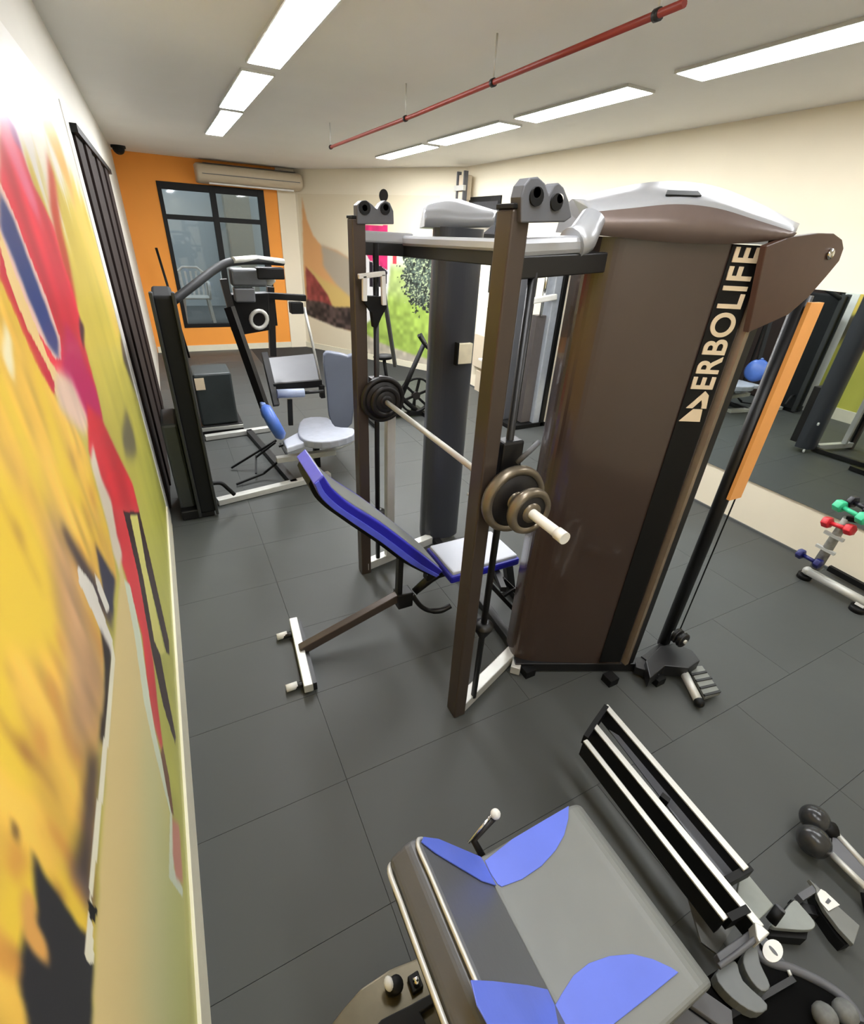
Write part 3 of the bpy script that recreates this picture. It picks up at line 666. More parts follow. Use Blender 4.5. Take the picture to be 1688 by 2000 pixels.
# far tower
fr2 = smooth_pts([(1.40, 2.74, 0), (1.376, 2.655, 0), (1.42, 2.60, 0), (1.52, 2.575, 0), (1.59, 2.575, 0), (1.645, 2.60, 0), (1.672, 2.65, 0), (1.67, 2.72, 0)], 5)
tower([(p.x, p.y) for p in fr2], 0.05, 2.05, M_shroud2, (1.56, 2.80)).build('tower_shroud', M_shroud2, gym)
MB().box(1.50, 1.66, 2.70, 2.80, 0.10, 0.75).build('weight_stack', M_iron, gym)
cap([(829, 442), (860, 444), (895, 444), (930, 442), (965, 438)], [(829, 414), (860, 412), (895, 418), (930, 420), (968, 420)], [(838, 398), (860, 390), (890, 388), (925, 398), (972, 412)], (1.376, 2.63), (1.76, 2.58), 0.20, M_silver, 'tower_cap')
for a, b in ((913, 965), (915, 1035)):
    c = at(a, b, y=2.58); MB().cyl(c, c + Vector((0.05, -0.02, -0.005)), 0.011, 10).build('chrome_pin', M_whitep, gym)
a = at(897, 672, y=2.545); b = at(921, 710, y=2.545)
ch = MB().box(a.x, b.x, 2.545, 2.585, b.z, a.z).build('card_holder', mat('cream card', (232, 222, 192), 0.6), gym, 0.003)
MB().box(a.x - 0.010, a.x, 2.540, 2.59, b.z - 0.006, a.z + 0.006).build('black_edge', M_dark, ch)
# foot end: pulley wheels, foot tube, step plate
pc = at(1330, 1247, y=1.02)
for k, dy in ((0, 0), (1, 0.035)):
    MB().lathe(pc + Vector((0, dy, 0)), (0, -1, 0), [(0.012, 0), (0.040, 0), (0.044, 0.006), (0.036, 0.012), (0.044, 0.018), (0.040, 0.024), (0.012, 0.024)], 20).build('low_pulley', M_blackm, gym)
MB().cyl(pc + Vector((0, -0.034, 0)), pc + Vector((0, 0.05, 0)), 0.012, 12).build('pulley_axle', M_lsteel, gym)
mb = MB(); mb.prism([at(a, b, z=0.11) for a, b in ((1290, 1262), (1320, 1255), (1352, 1270), (1368, 1290), (1345, 1305), (1300, 1300), (1270, 1325), (1262, 1290))], (0, 0, -0.07)); mb.build('pulley_housing', M_blackm, gym, 0.004)
MB().tube([at(1330, 1302, z=0.06), at(1366, 1372, z=0.035)], 0.022, 12).build('foot_tube', M_lsteel, gym)
c = at(1366, 1372, z=0.035); MB().ball(c, 0.026).build('tube_plug', M_dark, gym)
st = MB().prism([at(a, b, z=0.05) for a, b in ((1345, 1302), (1372, 1300), (1408, 1352), (1378, 1362))], (0, 0, -0.02)).build('step_plate', mat('ribbed step', (120, 122, 116), 0.5), gym, 0.002)
for a, b, c_, d_ in ((1350, 1318, 1380, 1312), (1360, 1330, 1390, 1324), (1368, 1344, 1398, 1337), (1376, 1358, 1407, 1350)):
    MB().bar(at(a, b, z=0.053), at(c_, d_, z=0.053), 0.012, 0.008).build('step_rib', M_blackm, st)

# ------------------------------------------------------------------ barbell and its plates
BXx, BZ = 0.972, 1.205
bb = thing('barbell', 'chrome barbell held in the smith rack above the bench', 'barbell', (BXx, 1.8, BZ))
MB().cyl((BXx, 1.17, BZ), (BXx, 2.52, BZ), 0.0135, 14).build('shaft', M_lsteel, bb)
MB().cyl((BXx, 0.935, BZ), (BXx, 1.225, BZ), 0.018, 16).build('sleeve', M_whitep, bb)
MB().cyl((BXx, 2.50, BZ), (BXx, 2.80, BZ), 0.018, 16).build('sleeve', M_whitep, bb)
MB().cyl((BXx, 0.90, BZ), (BXx, 0.937, BZ), 0.021, 16).build('sleeve_end', M_whitep, bb)
def plate(y, r, th, label, rim=None):
    rim = rim or M_bronze
    t = thing('weight_plate', label, 'weight plate', (BXx, y, BZ), 'plates on the barbell')
    MB().lathe((BXx, y, BZ), (0, -1, 0), [(0.020, 0), (r - .028, 0), (r - .022, th * .35), (r - .022, th * .65), (r - .028, th), (0.020, th)], 36).build('disc', M_iron, t)
    MB().rings([[Vector((BXx, y, BZ)) + Vector((math.cos(a) * q, -h, math.sin(a) * q)) for q, h in ((r - .026, -.002), (r - .006, -.004), (r, th * .3), (r, th * .7), (r - .006, th + .004), (r - .026, th + .002))] for a in [2 * math.pi * k / 40 for k in range(40)]], closed=True).build('rim', rim, t)
    MB().lathe((BXx, y, BZ), (0, -1, 0), [(0.019, th * .2), (0.038, th * .2), (0.036, th + .006), (0.019, th + .006)], 24).build('hub', rim, t)
plate(1.195, 0.128, 0.034, 'larger bronze rimmed weight plate on the near end of the barbell')
plate(1.100, 0.086, 0.028, 'smaller bronze rimmed weight plate nearest the camera on the barbell')
plate(2.435, 0.128, 0.030, 'larger black weight plate at the far end of the barbell', M_iron)
plate(2.395, 0.086, 0.028, 'smaller black weight plate at the far end of the barbell', M_iron)

# ------------------------------------------------------------------ incline bench
bn = thing('incline_bench', 'incline weight bench with royal blue sides and grey top under the barbell', 'bench', (0.9, 1.9, 0))
up = [(633, 930), (647, 953), (670, 975), (696, 994), (745, 1024), (800, 1065), (850, 1104), (866, 1117)]
lo = [(614, 945), (625, 970), (647, 992), (672, 1010), (696, 1027), (745, 1060), (800, 1101), (851, 1127)]
UP = [at(a, b, y=1.75) for a, b in up]; LO = [at(a, b, y=1.75) for a, b in lo]
def slab(y0, y1, U_, L_, dz=0.0):
    mb = MB(); P = [Vector((p.x, y0, p.z + dz)) for p in smooth_pts(U_, 3)] + [Vector((p.x, y0, p.z)) for p in smooth_pts(L_, 3)[::-1]]
    return mb.prism(P, (0, y1 - y0, 0))
slab(1.785, 2.015, UP, LO, 0.006).build('back_pad', M_vinyl, bn, 0.008)
slab(1.75, 1.790, UP, LO).build('side_panel', M_navy, bn, 0.006)
slab(2.010, 2.05, UP, LO).build('side_panel', M_navy, bn, 0.006)
Mid = [(a + b) / 2 for a, b in zip(UP, LO)]
slab(1.752, 2.048, [UP[0] + Vector((-0.003, 0, 0.004)), UP[1] + Vector((0, 0, 0.008))], [LO[0] + Vector((-0.003, 0, 0)), LO[1] + Vector((0.0, 0, -0.002))]).build('end_panel', mat('lilac blue vinyl', (96, 100, 210), 0.4), bn, 0.004)
slab(1.744, 1.752, [(a * 0.45 + b * 0.55) for a, b in zip(UP, LO)], [(a * 0.04 + b * 0.96) for a, b in zip(UP, LO)]).build('side_piping', mat('bright blue vinyl', (82, 92, 214), 0.4), bn, 0.002)
slab(1.80, 2.0, LO, [p - Vector((0.012, 0, 0.022)) for p in LO]).build('back_board', M_dark, bn)
MB().box(1.10, 1.56, 1.745, 2.055, 0.355, 0.405).build('seat_side', M_navy, bn, 0.012)
MB().box(1.115, 1.548, 1.758, 2.042, 0.395, 0.425).build('seat_pad', M_vinyl_l, bn, 0.01)
MB().bar((0.308, 2.15, 0.045), (0.268, 1.645, 0.045), 0.045, 0.05).build('rear_foot', M_lsteel, bn, 0.004)
MB().bar((0.33, 2.13, 0.03), (0.295, 1.66, 0.03), 0.035, 0.05).build('rear_foot_side', M_blackm, bn)
for a, b in (((0.31, 2.06), (0.22, 2.08)), ((0.28, 1.70), (0.19, 1.71))):
    MB().cyl((a[0], a[1], 0.025), (b[0], b[1], 0.022), 0.016, 12).build('transport_wheel_axle', M_blackm, bn)
    MB().cyl((b[0] + .035, b[1], 0.024), (b[0] - .02, b[1], 0.024), 0.019, 12).build('white_tip', M_whitep, bn)
MB().bar((0.29, 1.90, 0.06), (0.87, 1.90, 0.245), 0.045, 0.05).build('main_beam', M_brown, bn, 0.004)
MB().bar((0.855, 1.90, 0.20), (0.862, 1.90, 0.56), 0.03, 0.04).build('adjust_post', M_blackm, bn, 0.003)
MB().box(0.84, 0.93, 1.86, 1.94, 0.17, 0.27).build('adjust_block', M_blackm, bn, 0.006)
MB().tube(smooth_pts([(0.93, 1.88, 0.24), (0.975, 1.86, 0.16), (1.03, 1.85, 0.11), (1.10, 1.83, 0.10), (1.16, 1.82, 0.125)]), [0.014] * 12 + [0.017] * 5 + [0.016] * 4, 10).build('adjust_handle', M_blackm, bn)
MB().tube([(0.955, 1.90, 0.235), (1.05, 1.90, 0.30), (1.15, 1.90, 0.345)], [0.022, 0.028, 0.03], 12).build('hinge_arm', M_blackm, bn)
MB().bar((1.02, 1.90, 0.33), (1.62, 1.90, 0.33), 0.05, 0.045).build('seat_beam', M_blackm, bn)
MB().bar((1.58, 1.90, 0.33), (1.66, 1.90, 0.03), 0.045, 0.05).build('front_leg', M_blackm, bn)
MB().bar((1.66, 1.68, 0.03), (1.66, 2.12, 0.03), 0.05, 0.045).build('front_foot', M_blackm, bn)
for p, q in (((1.40, 1.68, 0.35), (1.68, 1.62, 0.03)), ((1.30, 1.66, 0.36), (1.56, 1.58, 0.03)), ((1.47, 1.66, 0.27), (1.38, 1.64, 0.26)), ((1.60, 1.63, 0.12), (1.50, 1.60, 0.11))):
    MB().bar(p, q, 0.022, 0.022).build('leg_frame_bar', M_blackm, bn)
MB().bar((1.35, 1.60, 0.35), (1.42, 1.78, 0.34), 0.03, 0.03).build('leg_frame_joint', M_blackm, bn)

# ================================================================== FOREGROUND LEG MACHINE
leg = thing('leg_machine', 'leg press machine in the foreground with grey and blue folded seat and pale rails', 'exercise machine', (0.8, 0.3, 0))
CR = (0.492, 0.500)        # crease x, z
BT = (0.268, 0.850)        # backrest top x, z
nS = Vector((0, 0, 1)); pS = (0, 0, 0.50)
bd = Vector((BT[0] - CR[0], 0, BT[1] - CR[1])).normalized(); nB = Vector((-bd.z, 0, bd.x)) * -1
if nB.x < 0: nB = -nB
pB = Vector((CR[0], 0, CR[1]))
# seat pad (rounded right end)
Y0, Y1 = 0.03, 0.50
prf = [(0.485, 0.505), (0.80, 0.503)] + [(0.80 + 0.085 * math.sin(t), 0.418 + 0.085 * math.cos(t)) for t in [k * math.pi / 16 for k in range(1, 9)]] + [(0.885, 0.40), (0.86, 0.39), (0.47, 0.41), (0.47, 0.47)]
mb = MB(); mb.rings([[(x, y, z) for x, z in prf] for y in (Y0, Y1)], sm=False)
seat = mb.build('seat_pad', M_vinyl, leg, 0.012, 3)
# backrest
t_ = 0.085
def bp(s, y, k): p = pB + bd * s - nB * k; return Vector((p.x, y, p.z))
Lb = (Vector((BT[0], 0, BT[1])) - pB).length
mb = MB(); sec = [(0.0, 0), (Lb - 0.02, 0), (Lb - 0.004, 0.012), (Lb, 0.03), (Lb - 0.004, t_ - .012), (Lb - 0.02, t_), (0.0, t_)]
mb.rings([[bp(s, y, k) for s, k in sec] for y in (0.02, 0.485)], sm=False)
back = mb.build('backrest', M_vinyl_d, leg, 0.012, 3)
def patch(px, plane, n, name, m, parent, lift=0.003):
    P = [atp(a, b, plane, n) for a, b in px]
    P = [Vector((p.x, min(max(p.y, 0.022), 0.497), p.z)) for p in P]
    return MB().prism([p + Vector(n) * 0.0005 for p in P], Vector(n) * lift).build(name, m, parent, 0.001)
SPt = (0, 0, 0.504)
patch([(947, 1682), (1000, 1640), (1060, 1594), (1100, 1566), (1109, 1572), (1110, 1600), (1102, 1632), (1085, 1662), (1058, 1692), (1020, 1718), (980, 1733), (972, 1728), (958, 1706)], SPt, (0, 0, 1), 'blue_panel', M_blue, seat)
patch([(1083, 1966), (1098, 1940), (1120, 1906), (1150, 1882), (1190, 1868), (1235, 1864), (1275, 1874), (1310, 1890), (1325, 1900), (1270, 1945), (1200, 2000), (1160, 2040), (1120, 2060), (1090, 1990)], SPt, (0, 0, 1), 'blue_panel', M_blue, seat)
patch([(822, 1646), (826, 1636), (850, 1629), (880, 1634), (912, 1648), (934, 1668), (950, 1694), (972, 1732), (940, 1722), (890, 1692), (850, 1668)], pB + nB * 0.001, nB, 'blue_panel', M_blue, back)
patch([(918, 1916), (960, 1918), (1030, 1926), (1068, 1934), (1082, 1966), (1095, 2040), (1060, 2080), (1000, 2060), (955, 2010), (930, 1965)], pB + nB * 0.001, nB, 'blue_panel', M_blue, back)
# piping along the backrest edges
for k, s, r in ((0.004, Lb - 0.010, 0.0045), (t_ + 0.002, Lb - 0.016, 0.006)):
    pts = [bp(0.05, 0.487, k), bp(s * 0.8, 0.489, k), bp(s, 0.470, k), bp(s + 0.006, 0.40, k), bp(s + 0.008, 0.25, k), bp(s + 0.004, 0.08, k), bp(s - 0.02, 0.02, k)]
    MB().tube(smooth_pts(pts, 5), r, 8).build('piping', M_lsteel, back)
mb = MB(); mb.rings([[bp(s, y, k) for s, k in ((0.0, t_ + .001), (Lb - 0.03, t_ + .001), (Lb - 0.05, t_ + 0.03), (0.0, t_ + 0.03))] for y in (0.06, 0.45)], sm=False); mb.build('back_shell', M_blackm, leg, 0.008)
# chrome handle beside the seat
h0 = at(905, 1662, y=0.53); h1 = at(967, 1590, y=0.60)
MB().tube([(0.52, 0.47, 0.44), at(925, 1640, z=0.50), at(966, 1594, z=0.55)], 0.011, 12).build('handle', M_iron, leg)
c = at(968, 1590, z=0.56); MB().ball(c, 0.015, seg=14).build('handle_tip', M_whitep, leg)
MB().tube([at(915, 1646, z=0.505), at(962, 1590, z=0.56)], 0.004, 8).build('handle_highlight_rod', M_chrome, leg)
# frame under the seat
MB().bar((0.30, 0.27, 0.30), (0.88, 0.27, 0.30), 0.08, 0.07).build('seat_beam', M_blackm, leg)
MB().bar((0.66, 0.27, 0.04), (0.66, 0.27, 0.42), 0.08, 0.08).build('seat_column', M_blackm, leg)
MB().bar((0.36, 0.27, 0.30), (0.26, 0.27, 0.66), 0.06, 0.05).build('back_support', M_blackm, leg)
# pale rails to the right of the seat
def rail(a, b, z0, z1, w_, h_, m, name, par=leg):
    return MB().bar(at(a[0], a[1], z=z0), at(b[0], b[1], z=z1), w_, h_).build(name, m, par, 0.002)
ZR = 0.30
for (a, b), wd in ((((1183, 1378), (1458, 1698)), 0.024), (((1160, 1415), (1487, 1812)), 0.024), (((1143, 1446), (1418, 1796)), 0.020)):
    p0, p1 = at(a[0], a[1], z=ZR), at(b[0], b[1], z=ZR)
    MB().bar(p0, p1, wd, 0.008).build('rail_top', M_lsteel, leg, 0.002)
    MB().bar(p0 - Vector((0, 0, 0.045)), p1 - Vector((0, 0, 0.045)), wd * 0.9, 0.08).build('rail_shaded_side', M_dark, leg)  # side faces of the pale tubes, their shade coloured in near black
p0, p1, p2, p3 = at(1160, 1418, z=ZR - .02), at(1183, 1385, z=ZR - .02), at(1142, 1446, z=ZR - .02), at(1418, 1800, z=ZR - .02)
MB().bar(p0, p1, 0.02, 0.05).build('rail_end', M_dark, leg); MB().bar(p2, p0, 0.02, 0.05).build('rail_end', M_dark, leg)
MB().bar(at(1462, 1700, z=ZR - .03), at(1415, 1725, z=ZR - .03), 0.02, 0.05).build('rail_end', M_dark, leg)
MB().bar(p3, at(1455, 1782, z=ZR - .02), 0.02, 0.06).build('rail_end', M_dark, leg)
mb = MB(); mb.prism([at(a, b, z=ZR - 0.05) for a, b in ((1190, 1425), (1215, 1440), (1450, 1710), (1425, 1735), (1400, 1700))], (0, 0, -0.006)); mb.build('rail_tray', M_grey, leg)
mb = MB(); mb.bar(at(1290, 1555, z=ZR - .03), at(1306, 1568, z=ZR - .03), 0.02, 0.03); mb.build('stop_block', M_dark, leg)
# plates at the near end of the rails
mb = MB(); mb.prism([at(a, b, z=0.20) for a, b in ((1448, 1700), (1466, 1712), (1512, 1768), (1480, 1800), (1440, 1745))], (0, 0, -0.02)); mb.build('side_plate', mat('grey green plate', (132, 136, 130), 0.45), leg, 0.003)
mb = MB(); mb.prism([at(a, b, z=0.27) for a, b in ((1400, 1862), (1476, 1808), (1484, 1822), (1410, 1884))], (0, 0, -0.03)); mb.build('cross_plate', M_grey, leg, 0.003)
mb = MB(); mb.prism([at(a, b, z=0.16) for a, b in ((1330, 1700), (1440, 1800), (1400, 1862), (1370, 1840))], (0, 0, -0.01)); mb.build('floor_cover', mat('grey cover', (92, 92, 88), 0.5), leg)
mb = MB(); mb.prism([at(a, b, z=0.32) for a, b in ((1474, 1800), (1487, 1806), (1505, 1822), (1484, 1840), (1478, 1828))], (0, 0, -0.05)); mb.build('corner_plate', M_lsteel, leg, 0.003)
MB().tube(smooth_pts([at(1404, 1888, z=0.30), at(1440, 1862, z=0.30), at(1478, 1832, z=0.30)]), 0.007, 10).build('curved_tube', M_grey, leg)
for q in (((1398, 1902), (1436, 1876), (1452, 1915), (1500, 1962), (1478, 1978), (1430, 1948)), ((1452, 1868), (1476, 1842), (1486, 1882), (1505, 1925), (1488, 1935), (1462, 1905))):
    mb = MB(); mb.prism(smooth_pts([at(a, b, z=0.275) for a, b in q], 3, True), (0, 0, -0.045)); mb.build('curved_bracket', mat('grey bracket', (104, 108, 108), 0.45), leg, 0.003)
# black housing with pale rounded rim and oval sticker
hz = 0.22
out = [(1482, 1832), (1478, 1850), (1482, 1866), (1496, 1882), (1516, 1891), (1545, 1899), (1580, 1914), (1620, 1935), (1652, 1958), (1676, 1985), (1688, 2010)]
P = smooth_pts([at(a, b, z=hz) for a, b in out], 4)
rest = [at(a, b, z=hz) for a, b in ((1700, 2120), (1200, 2160), (1180, 2040), (1300, 1960), (1400, 1895))]
mb = MB(); mb.prism(P + rest, (0, 0, -0.16)); mb.build('housing', mat('matt black housing', (4, 4, 4), 0.8, spec=0.1), leg, 0.004)
MB().tube([p + Vector((0.004, 0.010, 0.0)) for p in P], 0.013, 10).build('housing_rim', M_grey, leg)
oc = [at(1509 + 20 * math.cos(t) * 0.95 - 6 * math.sin(t), 1858 + 21 * math.sin(t) + 8 * math.cos(t), z=hz + 0.012) for t in [k * math.pi / 12 for k in range(24)]]
stk = MB().prism(oc, (0, 0, 0.004)).build('oval_sticker', M_whitep, leg)
stc = at(1511, 1857, z=hz + 0.017)
MB().prism([stc + Vector((0.010 * math.cos(t) * (0.5), 0.013 * math.sin(t), 0)) for t in [k * math.pi / 6 for k in range(12)]], (0, 0, 0.001)).build('sticker_mark', M_grey, stk)
MB().bar(at(1488, 1838, z=hz - 0.01), at(1530, 1892, z=hz - 0.01), 0.03, 0.02).build('sticker_lug', M_grey, leg)
c = at(1546, 1909, z=hz + 0.004); MB().cyl(c, c + Vector((0.006, 0.014, 0.004)), 0.005, 8).build('bolt', M_lsteel, leg)
MB().bar(at(1400, 1998, z=hz + .01), at(1550, 1912, z=hz + .01), 0.014, 0.012).build('housing_seam', M_blackm, leg)
for a, b in ((1290, 1960), (1330, 1930)):
    c = at(a, b, z=0.36); MB().bar(c, c + Vector((0.08, -0.10, -0.04)), 0.05, 0.02).build('seat_bracket', M_grey, leg, 0.004)
# tan base at the left foot of the machine
mb = MB(); mb.prism([at(a, b, z=0.10) for a, b in ((640, 2010), (668, 1972), (705, 1930), (762, 1892), (822, 1868), (850, 1930), (900, 2080), (640, 2100))], (0, 0, -0.08)); mb.build('base_cover', M_tan, leg, 0.006)
mb = MB(); mb.prism([at(a, b, z=0.105) for a, b in ((700, 2050), (745, 1998), (800, 1970), (845, 1945), (850, 1965), (820, 1985), (860, 2060))], (0, 0, 0.03)); mb.build('base_bracket', M_dark, leg, 0.003)
c = at(768, 1928, z=0.12)
MB().lathe(c, (0.25, -0.2, 1), [(0.018, -0.02), (0.022, 0.0), (0.022, 0.03), (0.016, 0.036), (0.001, 0.038)], 16).build('adjust_knob', M_dark, leg)
MB().ball(c + Vector((-0.012, 0.004, 0.034)), 0.015, (0.9, 1.2, 0.8), 14).build('knob_face', M_whitep, leg)
mb = MB(); c2 = at(812, 1920, z=0.11); mb.box(c2.x - .018, c2.x + .016, c2.y - .02, c2.y + .02, 0.10, 0.125); mb.build('pin_block', M_dark, leg, 0.003)
MB().cyl((c2.x, c2.y - .01, 0.125), (c2.x + .002, c2.y + .008, 0.134), 0.010, 12).build('chrome_pin', M_chrome, leg)
# two hex hand weights in the housing tray
for k, (a, b, lab) in enumerate(((1612, 1985, 'round grey hand weight in the black tray at the lower right, left one'), (1652, 1978, 'round grey hand weight in the black tray at the lower right, right one'))):
    c = at(a, b, z=hz + 0.034)
    t = thing('hand_weight', lab, 'weight', (c.x, c.y, hz), 'hand weights in the tray')
    MB().ball(c, 0.030, (1, 1, 1), 14).build('head', mat('worn grey iron', (104, 106, 104), 0.6, var=0.35, scale=40), t)
    MB().cyl(c + Vector((0.0, -0.02, 0)), c + Vector((0.01, -0.10, 0)), 0.012, 10).build('grip', M_iron, t)

# ------------------------------------------------------------------ stepper with pedals, ball ended bars
stp = thing('stepper', 'small floor stepper with two grey pedals beside the black housing', 'stepper', (1.6, 0.0, 0))
zP = 0.08
mb = MB(); mb.prism(smooth_pts([at(a, b, z=zP) for a, b in ((1505, 1808), (1530, 1782), (1552, 1758), (1568, 1772), (1590, 1798), (1592, 1810), (1580, 1816), (1545, 1815))], 3, True), (0, 0, -0.02)); mb.build('pedal', mat('pedal grey', (138, 142, 138), 0.5), stp, 0.002)
mb = MB(); mb.prism([at(a, b, z=0.055) for a, b in ((1518, 1818), (1578, 1820), (1576, 1834), (1500, 1828), (1520, 1790), (1545, 1760))], (0, 0, -0.05)); mb.build('pedal_base', M_dark, stp)
a0 = at(1506, 1800, z=0.10); a1 = at(1524, 1775, z=0.14)
MB().cyl(a0, a1, 0.016, 16).build('pedal_post', M_dark, stp)
MB().cyl(a1, a1 + (a1 - a0).normalized() * 0.004, 0.015, 16).build('post_cap', M_grey, stp)
mb = MB(); P = [at(a, b, z=zP) for a, b in ((1580, 1716), (1600, 1734), (1640, 1772), (1680, 1808), (1668, 1845), (1640, 1815), (1612, 1778), (1597, 1750), (1594, 1735))]
mb.prism(P, (0, 0, -0.02)); ped2 = mb.build('pedal', mat('pedal dark grey', (112, 114, 110), 0.5), stp, 0.002)
MB().prism([at(a, b, z=zP + .001) for a, b in ((1603, 1737), (1612, 1742), (1640, 1768), (1618, 1780), (1602, 1762), (1596, 1746))], (0, 0, 0.003)).build('white_sticker', M_whitep, ped2)
MB().prism([at(a, b, z=zP + .0045) for a, b in ((1612, 1762), (1618, 1754), (1624, 1760), (1618, 1766))], (0, 0, 0.001)).build('sticker_mark', M_grey, ped2)
mb = MB(); mb.prism([at(a, b, z=0.05) for a, b in ((1588, 1742), (1600, 1780), (1632, 1826), (1650, 1846), (1668, 1840), (1610, 1760))], (0, 0, -0.05)); mb.build('pedal_base', M_dark, stp)
MB().bar(at(1545, 1770, z=0.02), at(1620, 1790, z=0.02), 0.03, 0.03).build('link_bar', M_blackm, stp)
MB().bar(at(1594, 1735, z=0.06), at(1560, 1756, z=0.06), 0.02, 0.03).build('link_plate', M_grey, stp)
bar_ = thing('ball_grip_bars', 'two black ball grips on pale bars lying on the floor at the right edge', 'grips', (1.9, 0.1, 0))
b1, b2 = at(1592, 1600, z=0.075), at(1590, 1643, z=0.075)
MB().ball(b1, 0.052, seg=24).build('ball_grip', mat('black rubber ball', (44, 45, 46), 0.25, var=0.25, scale=30), bar_)
MB().ball(b2, 0.056, seg=24).build('ball_grip', mat('black rubber ball', (44, 45, 46), 0.35), bar_)
e1, e2 = at(1628, 1622, z=0.075), at(1700, 1700, z=0.075)
MB().cyl(at(1605, 1618, z=0.07), at(1632, 1622, z=0.075), 0.028, 12).build('knuckle', M_dark, bar_)
MB().tube([e1, e2], 0.011, 10).build('bar', M_lsteel, bar_)
f1, f2 = at(1624, 1668, z=0.06), at(1700, 1742, z=0.06)
MB().tube([f1, f2], 0.012, 10).build('bar', M_lsteel, bar_)
mb = MB(); mb.prism([e1, e2, f2, f1], (0, 0, -0.012)); mb.build('web_plate', M_grey, bar_)
MB().tube([f2 + Vector((0, 0, -0.02)), f2 + Vector((-0.04, -0.04, -0.04))], 0.02, 10).build('end_block', M_dark, bar_)

# ------------------------------------------------------------------ dumbbell stand at the mirror
dr = thing('dumbbell_stand', 'pale grey dumbbell stand with black feet in front of the right mirror', 'stand', (3.7, 1.0, 0))
XR = 3.66
b0, b1_ = at(1578, 1115, z=0.07), at(1700, 1182, z=0.07)
MB().tube([b0, b1_], 0.030, 14).build('base_tube', M_lsteel, dr)
MB().ball(b0, 0.032, seg=14).build('tube_end', M_lsteel, dr)
for a, b in ((1572, 1124), (1676, 1188)):
    c = at(a, b, z=0.02); MB().cyl((c.x, c.y, 0), (c.x, c.y, 0.035), 0.045, 18).build('foot', M_dark, dr)
    MB().bar((c.x, c.y, 0.035), (c.x + 0.02, c.y, 0.07), 0.05, 0.03).build('foot_arm', M_lsteel, dr)
r0, r1 = at(1612, 1112, z=0.05), at(1700, 1160, z=0.05)
MB().bar(r0 + Vector((0.05, 0, 0)), r1 + Vector((0.05, 0, 0)), 0.03, 0.04).build('rear_tube', M_dark, dr)
u0 = at(1594, 1108, x=b0.x - 0.02); u1 = at(1655, 1012, x=b0.x - 0.10)
MB().tube([u0, (u0 + u1) / 2 + Vector((0, 0, 0.01)), u1], [0.035, 0.03, 0.022], 12).build('upright', mat('scuffed grey steel', (150, 148, 140), 0.5, metal=0.2, var=0.3, scale=30), dr)
for s in (0.35, 0.62):
    p = u0 + (u1 - u0) * s; MB().bar(p + Vector((-0.02, 0.06, 0.02)), p + Vector((-0.03, -0.06, 0.02)), 0.02, 0.02).build('cradle', M_lsteel, dr)
MB().bar(u1, u1 + Vector((0.0, -0.25, 0.06)), 0.03, 0.03).build('top_arm', M_dark, dr)
def dumb(px, py, x, r, c, label, ln=0.11, dirv=(0.3, 1, 0)):
    p = at(px, py, x=x); t = thing('dumbbell', label, 'dumbbell', tuple(p), 'coloured dumbbells')
    d = Vector(dirv).normalized(); m = mat('vinyl ' + label.split()[0], c, 0.35)
    MB().cyl(p - d * ln * .3, p + d * ln * .3, r * 0.38, 12).build('grip', m, t)
    for s in (-1, 1): MB().lathe(p + d * s * ln * .3, d * s, [(0.01, 0), (r, 0.004), (r * 1.05, ln * .12), (r, ln * .3), (r * .5, ln * .34), (0.002, ln * .34)], 6).build('head', m, t, 0.003)
dumb(1663, 1000, b0.x - 0.12, 0.040, (62, 190, 140), 'green vinyl dumbbell at the top of the stand', 0.17)
dumb(1638, 1027, b0.x - 0.11, 0.038, (206, 40, 50), 'red vinyl dumbbell in the middle of the stand', 0.15, (0.2, 1, -0.2))
dumb(1581, 1091, b0.x - 0.07, 0.036, (26, 30, 92), 'navy vinyl dumbbell at the foot of the stand', 0.13, (0.1, 1, 0))
dumb(1682, 988, b0.x - 0.06, 0.040, (24, 22, 30), 'black dumbbell with pale end at the right photo edge', 0.12)

# ================================================================== BACKGROUND MACHINES
# folded treadmill by the left wall
tm = thing('treadmill', 'dark folded treadmill standing by the left wall in front of the window', 'treadmill', (0.2, 3.9, 0))
MB().box(-0.075, 0.050, 3.62, 4.20, 0.04, 1.60).build('deck', mat('dull charcoal deck', (24, 25, 26), 0.8, spec=0.2), tm, 0.02, 3)
for x0 in (-0.085, 0.038): MB().box(x0, x0 + 0.022, 3.600, 3.66, 0.02, 1.62).build('side_rail', mat('dark rail', (38, 40, 40), 0.7), tm, 0.006)
MB().box(-0.20, 0.03, 3.63, 3.80, 0.0, 0.08).build('rear_foot', M_blackm, tm, 0.01)
MB().box(-0.20, -0.09, 3.70, 4.1, 0.06, 0.75).build('motor_cover', mat('dark slate plastic', (58, 62, 62), 0.5), tm, 0.02)
MB().tube(smooth_pts([at(415, 944, y=3.7), at(432, 944, y=3.7), at(446, 955, y=3.7), at(458, 966, y=3.7)]), 0.016, 8).build('release_lever', M_dark, tm)
hr = [at(338, 588, y=3.66), at(380, 556, y=3.78), at(420, 526, y=3.95), at(450, 512, y=4.05), at(500, 509, y=4.2), at(552, 512, y=4.35)]
MB().tube(smooth_pts(hr, 5), 0.027, 12).build('handrail', mat('charcoal grip', (32, 33, 35), 0.55, spec=0.3), tm)
MB().tube([at(455, 508, y=4.04), at(500, 505, y=4.2), at(553, 511, y=4.34)], 0.022, 12).build('handrail_cover', M_lsteel, tm)
a = at(448, 524, y=4.3); b = at(522, 560, y=4.3)
MB().box(a.x, b.x, 4.27, 4.40, b.z, a.z).build('console', mat('console grey', (70, 72, 74), 0.5), tm, 0.02, 3)
a = at(500, 522, y=4.28); b = at(556, 546, y=4.28)
MB().box(a.x, b.x, 4.26, 4.36, b.z, a.z).build('console_arm', M_dark, tm, 0.01)
a = at(456, 562, y=4.3); b = at(500, 590, y=4.3)
